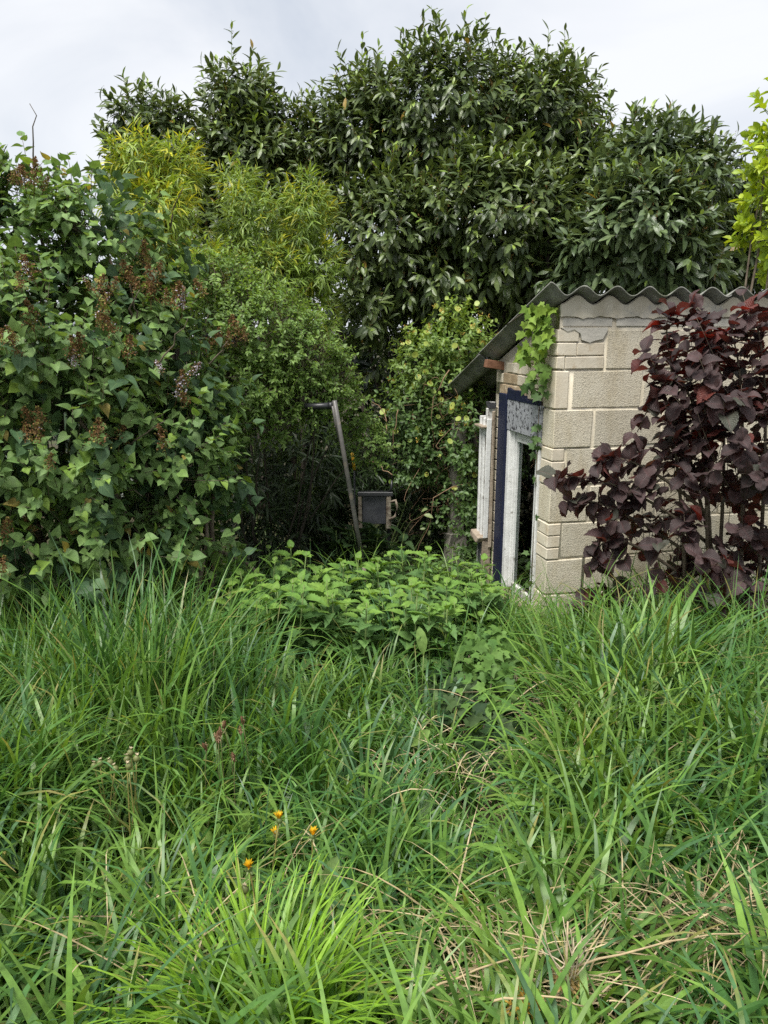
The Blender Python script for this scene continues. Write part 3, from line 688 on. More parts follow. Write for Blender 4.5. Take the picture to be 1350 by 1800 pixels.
# lilac
def lilac():
    lobes = [lobe(30, 430, 4.2, 140, 125, .6), lobe(-130, 450, 4.1, 160, 170, .6), lobe(180, 420, 4.3, 125, 115, .5), lobe(285, 510, 4.4, 70, 90, .35), lobe(60, 610, 3.95, 230, 180, .7), lobe(255, 630, 4.15, 130, 150, .5),
             lobe(-150, 700, 3.8, 200, 250, .7), lobe(70, 790, 3.8, 240, 180, .7), lobe(300, 790, 4.0, 125, 150, .5), lobe(355, 720, 4.2, 75, 85, .35), lobe(365, 860, 4.15, 70, 70, .3), lobe(90, 940, 3.75, 230, 110, .6), lobe(300, 940, 3.95, 105, 80, .4), lobe(395, 950, 4.0, 42, 35, .18), lobe(50, 330, 4.3, 70, 60, .3)]
    th = thing('lilac_bush', 'big lilac bush with heart shaped leaves and rusty brown faded flower heads', 'lilac', base_of(lobes))
    B, Nn = on_lobes(lobes, 4500, .34, .3, shrink=.12)
    k = R.random(len(B)) < np.clip(.62 + .75 * wob(B[:, 0] + .3 * B[:, 1], B[:, 2], 4.2, 2), .12, 1); B, Nn = B[k], Nn[k]
    A = nrm(Nn * .8 + UP * .45 + R.normal(0, .3, B.shape)); Ls = .16 * R.uniform(.6, 1.4, len(B))
    P, D, Nl, Sz, t, idx = shoot_leaves(B, A, 7, Ls, .069, (.55, 1.2), .75, .05, .2, out=Nn)
    Sz *= R.uniform(.65, 1.15, len(Sz))
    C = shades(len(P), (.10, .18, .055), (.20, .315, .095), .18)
    yg = R.random(len(P)) < .12; C[yg] = shades(int(yg.sum()), (.16, .28, .055), (.24, .36, .06)); sick = R.random(len(P)) < .012; C[sick] = np.array([.30, .24, .06])
    emit(th, 'lilac', P, D, Nl, Sz, C, M['lilac'], 300)
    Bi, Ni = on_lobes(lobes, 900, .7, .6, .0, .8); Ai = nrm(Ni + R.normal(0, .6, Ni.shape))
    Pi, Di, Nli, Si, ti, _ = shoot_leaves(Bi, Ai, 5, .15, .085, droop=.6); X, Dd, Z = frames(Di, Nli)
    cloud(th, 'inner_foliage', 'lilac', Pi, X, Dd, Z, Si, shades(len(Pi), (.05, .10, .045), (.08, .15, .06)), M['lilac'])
    twigs(th, 'twig', B, A, Ls, .0022, M['bark'])
    b0 = L0(th); bases = [b0 + np.array([x, R.uniform(-.15, .15), -.05]) for x in np.linspace(-.8, .5, 6)]
    limbs(th, 'branch', bases, [c_ for c_, _ in lobes] + [B[i] for i in R.choice(len(B), 22, replace=False)], .022, M['bark'])
    # bare twigs near the surface
    ln = []
    for px, py, qx, qy in ((200, 800, 290, 740), (195, 860, 215, 800), (205, 865, 250, 872), (230, 560, 245, 510), (160, 700, 165, 610), (280, 640, 330, 560), (370, 640, 400, 600), (240, 560, 228, 500), (60, 300, 52, 182), (300, 400, 322, 330)):
        Y = 3.55 if py > 500 else 4.1
        ln.append((curve(at(px, py, Y + .1), at(qx, qy, Y), R.normal(0, .01, 3), 6, .006) - b0, np.linspace(.005, .002, 6)))
    V, T = tubes(ln, 5); obj('bare_twigs', mesh_np('bare_twigs', V, T, M['bark']), th, kind='stuff')
    # faded flower heads
    def panicle(rust, pale, seed):
        r = np.random.default_rng(seed); m = 230; u = r.random(m) ** .8; a = r.random(m) * 6.28; w = (.042 * (1 - u) ** .6 + .005) * np.sqrt(r.random(m)) * (1 + .5 * np.sin(u * 19 + a * 2))
        p = np.stack([w * np.cos(a), u * .15, w * np.sin(a)], 1); dd = nrm(r.normal(size=(m, 3))); X, Dd, Z = frames(dd, r.normal(size=(m, 3)))
        C = np.where((r.random(m) < pale)[:, None], np.array([[.62, .56, .66]]), np.array([[.19, .105, .045]]) * r.uniform(.5, 1.4, (m, 1)))
        C = np.where((r.random(m) < .12 + .3 * (1 - rust))[:, None], np.array([[.22, .22, .05]]), C)
        tv, tt, tu = TPL['ovate'][0]; s = r.uniform(.008, .015, m)[:, None, None]
        V = p[:, None] + s * (tv[None, :, 0:1] * 1.6 * X[:, None] + tv[None, :, 1:2] * Dd[:, None] + tv[None, :, 2:3] * Z[:, None])
        T = (tt[None] + (np.arange(m) * len(tv))[:, None, None]).reshape(-1, 3)
        V1, T1 = tubes([(np.array([[0, -.05, 0], [0, .05, .003], [0, .14, 0]]), (.0025, .002, .001))], 4)
        Vv = np.concatenate([V.reshape(-1, 3), V1]); Cc = np.concatenate([np.repeat(C, len(tv), 0), np.tile([.16, .10, .05], (len(V1), 1))])
        return mesh_np('flower_head', Vv, np.concatenate([T, T1 + m * len(tv)]), M['petal'], Cc)
    ms = [panicle(1, .0, 1), panicle(.6, .03, 2), panicle(.2, .05, 3), panicle(.8, .45, 4)]
    spots = [(60, 480, 1), (40, 500, 0), (165, 500, 2), (175, 510, 0), (195, 505, 1), (230, 490, 0), (250, 500, 0), (270, 500, 0), (265, 520, 0), (275, 480, 0), (250, 455, 1), (290, 525, 1), (15, 310, 2), (30, 305, 1), (45, 320, 1), (60, 320, 1), (75, 325, 2),
             (10, 600, 1), (25, 605, 1), (40, 610, 0), (30, 590, 2), (60, 570, 1), (130, 620, 0), (140, 610, 0), (130, 635, 3), (205, 580, 0), (180, 565, 2), (175, 545, 2), (225, 620, 1), (305, 530, 1), (320, 535, 3), (285, 645, 3), (330, 650, 3), (325, 670, 1), (310, 690, 3), (330, 700, 0),
             (360, 510, 1), (355, 600, 1), (380, 590, 1), (415, 585, 0), (430, 590, 0), (400, 600, 1), (55, 740, 0), (75, 735, 0), (50, 770, 0), (65, 765, 1), (170, 775, 0), (210, 770, 0), (290, 780, 1), (60, 925, 1), (5, 940, 0), (3, 1000, 0), (85, 815, 1)]
    for px, py, v in spots:
        x, y, d = project(P); near = (np.abs(x - px) < 22) & (np.abs(y - py) < 22)
        Y = (P[near][:, 1].min() - .03) if near.any() else 3.9
        o = obj('flower_head', ms[v], th, at(px, py + 12, Y) - b0); o.rotation_mode = 'XYZ'
        s = R.uniform(.5, .95); o.scale = (s, s, s)
        o.rotation_euler = (math.radians(90) + R.normal(0, .35), R.normal(0, .3), R.random() * 6.28)
        if v == 3: o['label'] = 'flower head still partly pale lilac'
    return th
lilac()

# fine-leaved shrub arching over the dark hollow
def fine_shrub():
    lobes = [lobe(390, 500, 5.0, 75, 65, .4), lobe(450, 580, 4.9, 110, 90, .5), lobe(540, 620, 4.9, 75, 70, .4), lobe(430, 680, 4.8, 110, 75, .4), lobe(540, 690, 4.95, 90, 55, .35), lobe(610, 730, 5.15, 50, 65, .2), lobe(650, 785, 5.15, 45, 50, .2), lobe(480, 740, 4.75, 62, 30, .2), lobe(400, 745, 4.75, 50, 42, .25), lobe(590, 660, 4.95, 45, 60, .25)]
    th = thing('fine_leaved_shrub', 'fresh green small leaved shrub arching over the dark hollow around the pipe', 'shrub', base_of(lobes))
    B, Nn = on_lobes(lobes, 2700, .3, .3, shrink=.08); A = nrm(Nn * .7 + UP * .15 + R.normal(0, .45, B.shape)); Ls = .13 * R.uniform(.5, 1.4, len(B))
    P, D, Nl, Sz, t, idx = shoot_leaves(B, A, 12, Ls, .036, (.6, 1.2), .2, .05, .3, out=Nn, opp=True)
    C = shades(len(P), (.11, .20, .04), (.22, .34, .075), .15)
    emit(th, 'ovate', P, D, Nl, Sz, C, M['soft'], 300, cell=8)
    twigs(th, 'twig', B, A, Ls, .0016, M['bark'])
    b0 = L0(th); bases = [b0 + np.array([x, .5, -.05]) for x in (-.45, -.35, -.2)]
    limbs(th, 'branch', bases, [c_ for c_, _ in lobes], .009, M['bark_dark'])
fine_shrub()

def bamboo(label, lobes, n, c1, c2, size=.092, gold=None, n_ind=300, culms=10, depth=.35):
    th = thing('bamboo_clump', label, 'bamboo', base_of(lobes))
    B, Nn = on_lobes(lobes, n, depth, .3, shrink=.12); A = nrm(Nn * .5 + UP * .1 + R.normal(0, .45, B.shape)); Ls = .12 * R.uniform(.6, 1.4, len(B))
    P, D, Nl, Sz, t, idx = shoot_leaves(B, A, 7, Ls, size, (.35, .9), .6, .1, .15, out=Nn)
    C = shades(len(P), c1, c2, .15)
    if gold is not None:
        g = np.repeat(R.random(len(B)) < gold[0], 7); C[g] = shades(int(g.sum()), gold[1], gold[2], .12)
    emit(th, 'bamboo', P, D, Nl, Sz, C, M['bamboo'], n_ind, cell=8)
    b0 = L0(th)
    for i in R.choice(len(B), culms, replace=False):
        q = b0 + np.array([R.uniform(-.3, .3), R.uniform(-.15, .15), -.05]); q[0] = .6 * q[0] + .4 * B[i][0]
        V, T = tubes([(curve(q, B[i], np.array([0, 0, .15]), 8, .008) - b0, np.linspace(.008, .003, 8))], 6); obj('culm', mesh_np('culm', V, T, M['green_stem']), th)
bamboo('golden yellow bamboo spilling over behind the lilac', [lobe(240, 290, 5.4, 45, 70, .3), lobe(310, 300, 5.5, 38, 65, .3), lobe(290, 380, 5.3, 75, 80, .35), lobe(360, 470, 5.2, 60, 60, .3), lobe(220, 350, 5.4, 60, 60, .3)], 950,
       (.16, .25, .035), (.30, .40, .055), gold=(.24, (.40, .42, .04), (.56, .53, .05)))
bamboo('yellow-green bamboo with fine leaves in front of the laurels', [lobe(440, 400, 5.9, 75, 90, .4), lobe(540, 380, 6.0, 55, 80, .35), lobe(480, 490, 5.8, 80, 80, .4), lobe(560, 470, 5.9, 50, 70, .3), lobe(420, 330, 6.1, 50, 40, .3), lobe(560, 560, 5.9, 50, 60, .3)], 1200,
       (.12, .20, .035), (.24, .34, .055), gold=(.14, (.30, .34, .035), (.44, .44, .05)))
bamboo('bamboo with drooping leaves below the shrub, the shade painted into their green', [lobe(440, 860, 5.5, 75, 120, .35), lobe(540, 840, 5.9, 90, 130, .4), lobe(620, 880, 6.3, 90, 120, .4), lobe(480, 940, 5.5, 80, 60, .3), lobe(720, 800, 6.6, 90, 140, .4), lobe(400, 830, 5.6, 60, 120, .3), lobe(580, 930, 6.0, 90, 60, .3), lobe(760, 900, 6.6, 90, 90, .3)], 1500,
       (.02, .04, .013), (.045, .075, .024), size=.14, culms=9)  # leaf colours deepened to paint in the shade of the hollow

# lime green shrub at the right-hand end
def lime():
    lobes = [lobe(1365, 200, 5.6, 32, 50, .25), lobe(1350, 290, 5.6, 42, 50, .3), lobe(1365, 370, 5.5, 62, 60, .35), lobe(1400, 300, 5.7, 60, 100, .4), lobe(1350, 425, 5.5, 38, 35, .25), lobe(1420, 450, 5.6, 80, 90, .4)]
    th = thing('lime_shrub', 'bright lime green shrub standing past the end of the laurels', 'shrub', base_of(lobes))
    B, Nn = on_lobes(lobes, 240, .35, .4, shrink=.06); A = nrm(Nn * .7 + UP * .4 + R.normal(0, .35, B.shape)); Ls = .13 * R.uniform(.7, 1.3, len(B))
    P, D, Nl, Sz, t, idx = shoot_leaves(B, A, 9, Ls, .10, (.6, 1.15), .2, .05, .3, out=Nn)
    emit(th, 'lime', P, D, Nl, Sz, shades(len(P), (.22, .34, .02), (.42, .52, .035), .12), M['soft'], 200)
    twigs(th, 'twig', B, A, Ls, .003, M['green_stem']); b0 = L0(th)
    limbs(th, 'branch', [b0 + np.array([x, 0, -.05]) for x in (-.1, .1)], [c_ for c_, _ in lobes], .015, M['bark'])
lime()

# copper hazel in front of the shed wall
def hazel():
    lobes = [lobe(1240, 690, 3.75, 95, 130, .35), lobe(1340, 640, 3.8, 70, 110, .35), lobe(1290, 800, 3.7, 130, 120, .4), lobe(1160, 860, 3.75, 90, 70, .3), lobe(1200, 960, 3.75, 130, 80, .35), lobe(1360, 900, 3.7, 120, 150, .4), lobe(1430, 720, 3.8, 100, 160, .4), lobe(1100, 900, 3.75, 55, 55, .2), lobe(1270, 1040, 3.75, 150, 60, .35)]
    th = thing('copper_hazel', 'copper hazel bush with dark purple crinkled leaves in front of the shed wall', 'hazel', base_of(lobes))
    b0 = L0(th)
    stems = [((1205, 1050), (1185, 780), (1140, 625), 3.72), ((1245, 1060), (1240, 760), (1235, 575), 3.7), ((1300, 1060), (1305, 740), (1285, 590), 3.75), ((1330, 1060), (1345, 700), (1315, 550), 3.7), ((1250, 960), (1110, 865), (985, 838), 3.72), ((1220, 980), (1090, 900), (1008, 880), 3.75), ((1210, 1020), (1090, 950), (1050, 985), 3.74), ((1270, 1040), (1190, 700), (1175, 560), 3.85), ((1380, 1060), (1390, 700), (1370, 520), 3.75), ((1200, 1050), (1100, 1040), (1025, 1062), 3.8), ((1260, 1050), (1270, 700), (1225, 540), 3.78), ((1240, 900), (1130, 820), (1062, 812), 3.68), ((1250, 1000), (1210, 690), (1120, 760), 3.7)]
    LB, LA = [], []
    for s0, s1, s2, Y in stems:
        p0, p1, p2 = at(*s0, Y + .05), at(*s1, Y), at(*s2, Y - .02); tt = np.linspace(0, 1, 12)[:, None]
        pts = (1 - tt) ** 2 * p0 + 2 * tt * (1 - tt) * (2 * p1 - .5 * p0 - .5 * p2) + tt ** 2 * p2; pts[0] = [p0[0], p0[1], min(p0[2], .15)]; pts[0, 2] = float(gz(*p0[:2])) - .05 if s0[1] > 1030 else p0[2]
        V, T = tubes([(pts - b0, np.linspace(.011, .0025, 12))], 6); obj('stem', mesh_np('stem', V, T, M['bark']), th)
        for k in np.linspace(.42, 1, 9):
            i = k * 11; a = int(min(i, 10)); q = pts[a] + (pts[a + 1] - pts[a]) * (i - a); LB.append(q); LA.append(nrm(pts[min(a + 1, 11)] - pts[a]))
    B, Nn = on_lobes(lobes, 330, .5, .45, shrink=.1); A = nrm(Nn * .6 + UP * .5 + R.normal(0, .35, B.shape))
    Ls = .16 * R.uniform(.6, 1.3, len(B))
    P, D, Nl, Sz, t, idx = shoot_leaves(B, A, 5, Ls, .082, (.8, 1.3), .35, .1, .25, out=Nn)
    LB, LA = np.array(LB), np.array(LA)
    P2, D2, N2, S2, t2, _ = shoot_leaves(LB, LA, 3, .04, .086, (.8, 1.3), .3, .1, .1)
    P = np.concatenate([P, P2]); D = np.concatenate([D, D2]); Nl = np.concatenate([Nl, N2]); Sz = np.concatenate([Sz, S2])
    x, y, d = project(P)
    C = shades(len(P), (.032, .020, .019), (.088, .055, .054), .28)
    red = (R.random(len(P)) < np.clip((760 - y) / 600, .02, .2)); C[red] = shades(int(red.sum()), (.07, .016, .014), (.14, .032, .02), .15)
    gr = R.random(len(P)) < .06; C[gr] = np.array([.07, .075, .055])
    emit(th, 'hazel', P, D, Nl, Sz, C, M['hazel'], 300, cell=14)
    twigs(th, 'twig', B, A, Ls, .0022, M['bark'])
hazel()

# ================================================================== climbers on the shed
def honeysuckle():
    lobes = [lobe(805, 605, 6.2, 60, 45, .25), lobe(745, 640, 6.15, 55, 55, .28), lobe(840, 640, 6.3, 45, 50, .25), lobe(725, 720, 6.0, 42, 65, .25), lobe(790, 700, 6.1, 65, 60, .28), lobe(765, 790, 6.0, 65, 65, .25), lobe(850, 720, 5.75, 22, 45, .1), lobe(845, 860, 5.75, 30, 110, .12), lobe(725, 820, 5.95, 34, 55, .14), lobe(805, 560, 6.2, 26, 32, .14), lobe(840, 970, 5.75, 26, 60, .1), lobe(790, 880, 6.0, 45, 60, .15), lobe(828, 790, 5.55, 22, 90, .08), lobe(832, 930, 5.55, 18, 90, .07)]
    th = thing('honeysuckle', 'tangled honeysuckle with round yellow-green leaves climbing over the low roof end', 'vine', base_of(lobes))
    b0 = L0(th)
    B, Nn = on_lobes(lobes, 1900, .5, .35, shrink=.04); A = nrm(Nn * .7 + UP * .35 + R.normal(0, .4, B.shape)); Ls = .14 * R.uniform(.6, 1.4, len(B))
    P, D, Nl, Sz, t, idx = shoot_leaves(B, A, 8, Ls, .047, (.7, 1.25), .2, .05, .2, out=Nn, opp=True)
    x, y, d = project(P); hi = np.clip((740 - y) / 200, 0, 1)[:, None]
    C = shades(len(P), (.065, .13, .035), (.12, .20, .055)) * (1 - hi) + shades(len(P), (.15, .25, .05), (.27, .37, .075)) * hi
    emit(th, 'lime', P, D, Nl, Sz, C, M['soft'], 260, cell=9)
    k = R.random(len(B)) < .24 * np.clip((900 - project(B)[1]) / 250, .1, 1); q = B[k] + A[k] * Ls[k][:, None]
    nn = nrm(A[k] + nrm(CAM - q) * .6 + R.normal(0, .25, q.shape)); dd = np.cross(nn, R.normal(size=q.shape))
    emit(th, 'disc', q, dd, nn, R.uniform(.03, .06, len(q)), shades(len(q), (.20, .30, .06), (.38, .45, .10)), M['soft'], 200, name='round_leaf')
    m = 7; qq = np.repeat(q, m, 0) + R.normal(0, .008, (len(q) * m, 3)) + np.repeat(nn, m, 0) * .012
    sel = np.repeat(R.random(len(q)) < .55, m); qq = qq[sel]; dd = nrm(np.repeat(nn, m, 0)[sel] + R.normal(0, .5, qq.shape)); X, Dd, Z = frames(dd, R.normal(size=dd.shape))
    cloud(th, 'flower_buds', 'ovate', qq, X, Dd, Z, R.uniform(.012, .022, len(qq)), shades(len(qq), (.42, .26, .05), (.55, .40, .12)), M['petal'])
    ln = []
    for i in range(260):                                                   # tangle of old dry stems
        px, py = R.normal(800, 38), R.uniform(690, 910); a = at(px, py, R.uniform(5.85, 6.2)); b = a + R.normal(0, .14, 3) + [0, 0, -.05]
        ln.append((curve(a, b, R.normal(0, .06, 3), 6) - b0, np.linspace(.0022, .0014, 6)))
    for s in (((790, 650), (770, 790), 5.75), ((860, 720), (845, 800), 5.6), ((700, 720), (690, 800), 5.75), ((690, 835), (650, 812), 5.75), ((680, 740), (640, 700), 5.75), ((680, 755), (655, 738), 5.75), ((835, 690), (800, 760), 5.7), ((850, 690), (830, 1030), 5.8), ((820, 700), (845, 1030), 5.8), ((865, 850), (860, 1020), 5.6)):
        ln.append((curve(at(*s[0], s[2]), at(*s[1], s[2] + .05), R.normal(0, .05, 3), 9, .008) - b0, np.linspace(.004, .0022, 9)))
    V, T = tubes(ln, 4); obj('dry_stems', mesh_np('dry_stems', V, T, M['vine_stem']), th, kind='stuff')
    for i in range(4):                                                     # living stems from the ground up to the crown
        V, T = tubes([(curve([at(830, 1000, 5.9)[0] + .04 * i, 5.95, -.3], lobes[i][0], R.normal(0, .06, 3), 10, .015) - b0, np.linspace(.012, .005, 10))], 6); obj('stem', mesh_np('stem', V, T, M['vine_stem']), th)
    # long strand hanging free in front of the post
    w = [at(828, 848, 5.55), at(795, 856, 5.55), at(762, 875, 5.55), at(757, 915, 5.55), at(752, 930, 5.55), at(738, 955, 5.55), at(728, 985, 5.55), at(718, 1015, 5.55)]
    V, T = tubes([(np.array(w) - b0, np.linspace(.004, .0016, len(w)))], 5); obj('strand', mesh_np('strand', V, T, M['vine_stem']), th)
    fl = [(752, 895, 1), (745, 905, 1), (738, 930, .6), (756, 933, .6), (742, 955, .6), (735, 985, .8), (748, 985, .6)]
    p = np.array([at(x_, y_, 5.55) for x_, y_, _ in fl]); emit(th, 'lime', p, R.normal(0, 1, p.shape) * [1, .3, .4] - UP * .3, nrm(CAM - p) + UP, np.array([.075 * f for _, _, f in fl]), shades(len(p), (.16, .24, .07), (.30, .36, .16)), M['soft'], 50)
honeysuckle()

def ivy(name, label, P, D, N_, Sz, C, stems, mat='bark'):
    th = thing(name, label, 'ivy', P.mean(0) * [1, 1, 0] + [0, 0, P[:, 2].min()])
    emit(th, 'ivy', P, D, N_, Sz, C, M['ivy'], 300)
    V, T = tubes([(np.asarray(s) - L0(th), np.linspace(.005, .0025, len(s))) for s in stems], 5)
    obj('stem', mesh_np('stem', V, T, M[mat]), th); return th
n = 130; yl = R.uniform(-.02, .34, n); zl = 1.85 - R.random(n) ** 1.35 * .52; yl = np.clip(.17 + (yl - .17) * (1 - .75 * np.clip((1.62 - zl) / .4, 0, 1)) + .0, .0, .4) - .05 * (zl < 1.5)
P = np.array([sh(-.03 - R.random() * .07, y, z) for y, z in zip(yl, zl)])
D = nrm(-UP[None] * .8 + R.normal(0, .45, P.shape) - SU * .3); Nn = -SU * .8 - SS * .7 + UP * .35 + R.normal(0, .3, P.shape)
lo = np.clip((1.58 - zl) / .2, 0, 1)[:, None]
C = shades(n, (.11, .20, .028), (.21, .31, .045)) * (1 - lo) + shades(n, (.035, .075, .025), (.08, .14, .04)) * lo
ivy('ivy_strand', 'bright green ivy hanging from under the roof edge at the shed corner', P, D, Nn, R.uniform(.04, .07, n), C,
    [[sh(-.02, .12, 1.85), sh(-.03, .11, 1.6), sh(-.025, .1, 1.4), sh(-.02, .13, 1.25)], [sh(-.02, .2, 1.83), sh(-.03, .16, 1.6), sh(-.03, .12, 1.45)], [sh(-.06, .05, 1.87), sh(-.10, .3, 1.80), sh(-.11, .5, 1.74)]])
zl = np.concatenate([R.uniform(.93, 1.27, 10), R.uniform(-.05, .42, 7), R.uniform(.42, .9, 2)]); n = len(zl); yl = .158 + R.normal(0, .014, n)
P = np.array([sh(-.025 - R.random() * .025, y, z) for y, z in zip(yl, zl)])
D = nrm(-UP[None] * .7 + R.normal(0, .5, P.shape) - SU * .2); Nn = -SU * .7 - SS * .7 + UP * .4 + R.normal(0, .3, P.shape)
ivy('ivy_runner', 'dark ivy runner creeping up the white window jamb', P, D, Nn, R.uniform(.035, .055, n), shades(n, (.05, .10, .035), (.11, .18, .06)),
    [[sh(-.012, .165, -.15), sh(-.015, .16, .3), sh(-.012, .17, .7), sh(-.02, .165, 1.27)]])
# ivy mound in the grass in front of the shed
n = 640; px = R.normal(860, 62, n); Yy = R.uniform(2.4, 3.4, n); P = np.array([at(x, 1180, y) for x, y in zip(px, Yy)]); hz = gz(P[:, 0], P[:, 1])
mound = .38 * np.exp(-((px - 865) / 95) ** 2) * np.clip((Yy - 2.3) / .6, 0.12, 1); P[:, 2] = hz + mound * R.uniform(.55, 1.08, n) + .03
D = nrm(R.normal(0, .7, P.shape) - np.array([0, .8, .35])); Nn = UP[None] * .9 + np.array([0, -.6, 0]) + R.normal(0, .3, P.shape)
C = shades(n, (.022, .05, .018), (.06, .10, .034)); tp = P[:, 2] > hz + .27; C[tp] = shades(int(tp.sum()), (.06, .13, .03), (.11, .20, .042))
ivy('ivy_mound', 'mound of ivy leaves smothering a heap in the grass in front of the shed', P, D, Nn, R.uniform(.04, .07, n), C,
    [[[P[i, 0], P[i, 1], hz[i]], [P[i, 0] + .03, P[i, 1] - .02, P[i, 2] - .02]] for i in range(0, n, 7)])

# ================================================================== nettles and shade plants
NST = mesh_np('stem', *tubes([(np.array([[0, 0, 0], [.004, .003, .5], [0, 0, 1.0]]), (.006, .005, .003))], 5), M['green_stem'])
def nettle(px, py_base, Y, h, label, group):
    g = at(px, py_base, Y); g[2] = float(gz(g[0], g[1]))
    th = thing('nettle', label, 'nettle', g, group)
    o = obj('stem', NST, th); lean = R.normal(0, .06, 2); o.scale = (1, 1, h); o.rotation_euler = (lean[0], lean[1], 0)
    A = nrm(np.array([lean[1], -lean[0], 1.0]))[None]; nl = 14
    P, D, Nl, Sz, t, idx = shoot_leaves(g[None], A, nl, h, .112, (.95, 1.35), .12, .38, .2, opp=True)
    Sz *= np.where(t > .9, .62, 1); C = shades(nl, (.08, .165, .05), (.145, .26, .075)); C[t > .85] = shades(int((t > .85).sum()), (.13, .25, .05), (.18, .30, .055))
    emit(th, 'nettle', P, D, Nl, Sz, C, M['nettle'], 60)
for i in range(125):
    px = R.uniform(525, 860) if i < 82 else R.uniform(395, 530)
    Y = R.uniform(3.35, 4.5) if i < 82 else R.uniform(3.4, 4.5)
    if px > 780 and Y < 3.7: Y = R.uniform(3.8, 4.5)
    nettle(px, 1100, Y, R.uniform(.34, .56) * (1.15 if px < 530 else 1), 'fresh stinging nettle in the patch between the pipe and the shed' if px > 525 else 'stinging nettle in the clump between the lilac and the pipe', 'nettles by the shed' if px > 525 else 'nettles by the lilac')
# low leafy cover under the bushes
n = 5200; px = R.uniform(370, 880, n); Yy = R.uniform(4.4, 6.6, n); P = np.array([at(a, 1000, b) for a, b in zip(px, Yy)]); P[:, 2] = gz(P[:, 0], P[:, 1]) + R.random(n) ** .7 * (.12 + .14 * (wob(P[:, 0], P[:, 1], 3) > 0))
X, Dd, Z = frames(nrm(R.normal(0, 1, (n, 3)) * [1, 1, .3]), UP[None] + R.normal(0, .4, (n, 3)))
gc = cloud(None, 'ground_cover', 'ovate', P, X, Dd, Z, R.uniform(.035, .06, n), shades(n, (.05, .10, .025), (.11, .19, .05)), M['soft']); tag(gc, 'low small leaved ground cover under the bushes around the pipe foot', 'ground cover')
# broad-leaved plant below the dark panel
g = at(650, 1000, 5.3); g[2] = float(gz(g[0], g[1])); bl = thing('broad_leaved_plant', 'dark broad leaved plant growing in front of the dumped panel', 'plant', g)
B = np.array([g + [dx, dy, .0] for dx, dy in zip(R.normal(0, .17, 14), R.normal(0, .06, 14))]); A = nrm(UP[None] + R.normal(0, .15, B.shape))
P, D, Nl, Sz, t, idx = shoot_leaves(B, A, 11, .5, .13, (.8, 1.3), .35, .4, .2, opp=True); emit(bl, 'nettle', P, D, Nl, Sz, shades(len(P), (.03, .065, .022), (.055, .10, .035)), M['nettle'], 200)
V, T = tubes([(np.stack([b, b + a * .5]) - g, (.005, .003)) for b, a in zip(B, A)], 5); obj('stem', mesh_np('stem', V, T, M['green_stem']), bl)

# ================================================================== grass
def blades(x, y, H, Wd, az, lean, bend, C, K=7, z=None, tipc=None):
    n = len(x); z = gz(x, y) if z is None else z
    s = np.linspace(0, 1, K); a = lean[:, None] + bend[:, None] * s[None] ** 1.9
    kk = R.random(n) < .08; kp = R.uniform(.35, .8, n); a = a + (kk * R.uniform(.4, 1.3, n))[:, None] * (s[None] > kp[:, None])
    ds = H[:, None] / (K - 1); am = (a[:, 1:] + a[:, :-1]) / 2
    r = np.concatenate([np.zeros((n, 1)), np.cumsum(np.sin(am) * ds, 1)], 1); h = np.concatenate([np.zeros((n, 1)), np.cumsum(np.cos(am) * ds, 1)], 1)
    ca, sa = np.cos(az)[:, None], np.sin(az)[:, None]
    P = np.stack([x[:, None] + r * ca, y[:, None] + r * sa, z[:, None] + h], -1)
    P[..., 2] = np.maximum(P[..., 2], gz(P[..., 0], P[..., 1]) + .005)
    tw = az[:, None] + math.pi / 2 + (R.normal(0, .3, (n, 1)) + s[None] * R.normal(0, .35, (n, 1)))
    w = Wd[:, None] * np.array([np.interp(q, [0, .25, .6, .9, 1], [.55, 1, .85, .35, .02]) for q in s])[None] / 2
    sd = np.stack([np.cos(tw) * w, np.sin(tw) * w, np.zeros_like(w)], -1)
    V = np.stack([P - sd, P + sd], 2).reshape(-1, 3)
    i = (np.arange(n) * K * 2)[:, None] + (np.arange(K - 1) * 2)[None]
    T = np.stack([i, i + 1, i + 3, i + 2], -1).reshape(-1, 4)
    Cc = np.repeat(C[:, None], K, 1)
    tb = (R.random(n) < .10)[:, None, None] * np.clip((s - .72) * 4, 0, 1)[None, :, None]; Cc = Cc * (1 - tb) + np.array([.34, .27, .10]) * tb

    return V, T, np.repeat(Cc, 2, 1).reshape(-1, 3)
def ground_pts(n, y0, y1, pw=1.0):
    y = y0 + (y1 - y0) * R.random(n) ** pw; x = (R.random(n) * 2 - 1) * (.56 * y + .45); return x, y
def bumpf(px, Y, cx, cy, sx, sy): return np.exp(-((px - cx) / sx) ** 2 - ((Y - cy) / sy) ** 2)
def height(x, y):
    px = 675 + F * x / (y * ct + EYE * st); h = np.full_like(x, .36)
    h += .16 * bumpf(px, y, 120, 2.8, 330, .6) + .05 * bumpf(px, y, 330, 3.2, 130, .5) + .15 * bumpf(px, y, 1250, 3.0, 300, .7) + .16 * bumpf(px, y, 1000, 3.6, 60, .35)
    h -= .13 * bumpf(px, y, 1010, 4.0, 120, .55) + .12 * bumpf(px, y, 600, 2.8, 150, .8) + .08 * bumpf(px, y, 860, 2.7, 90, .4) + .10 * bumpf(px, y, 180, 1.55, 120, .22)
    h -= .14 * bumpf(px, y, 850, 2.0, 110, .3)
    h -= .14 * bumpf(px, y, 400, 1.95, 90, .3) + .14 * bumpf(px, y, 200, 1.8, 80, .25) + .22 * bumpf(px, y, 850, 2.3, 120, .5) + .10 * bumpf(px, y, 500, 1.6, 90, .25)
    h -= .06 * bumpf(px, y, 1150, 1.55, 250, .25)
    return np.clip(h * (1 + .22 * wob(x, y, 2.2, 3)), .1, .9), px
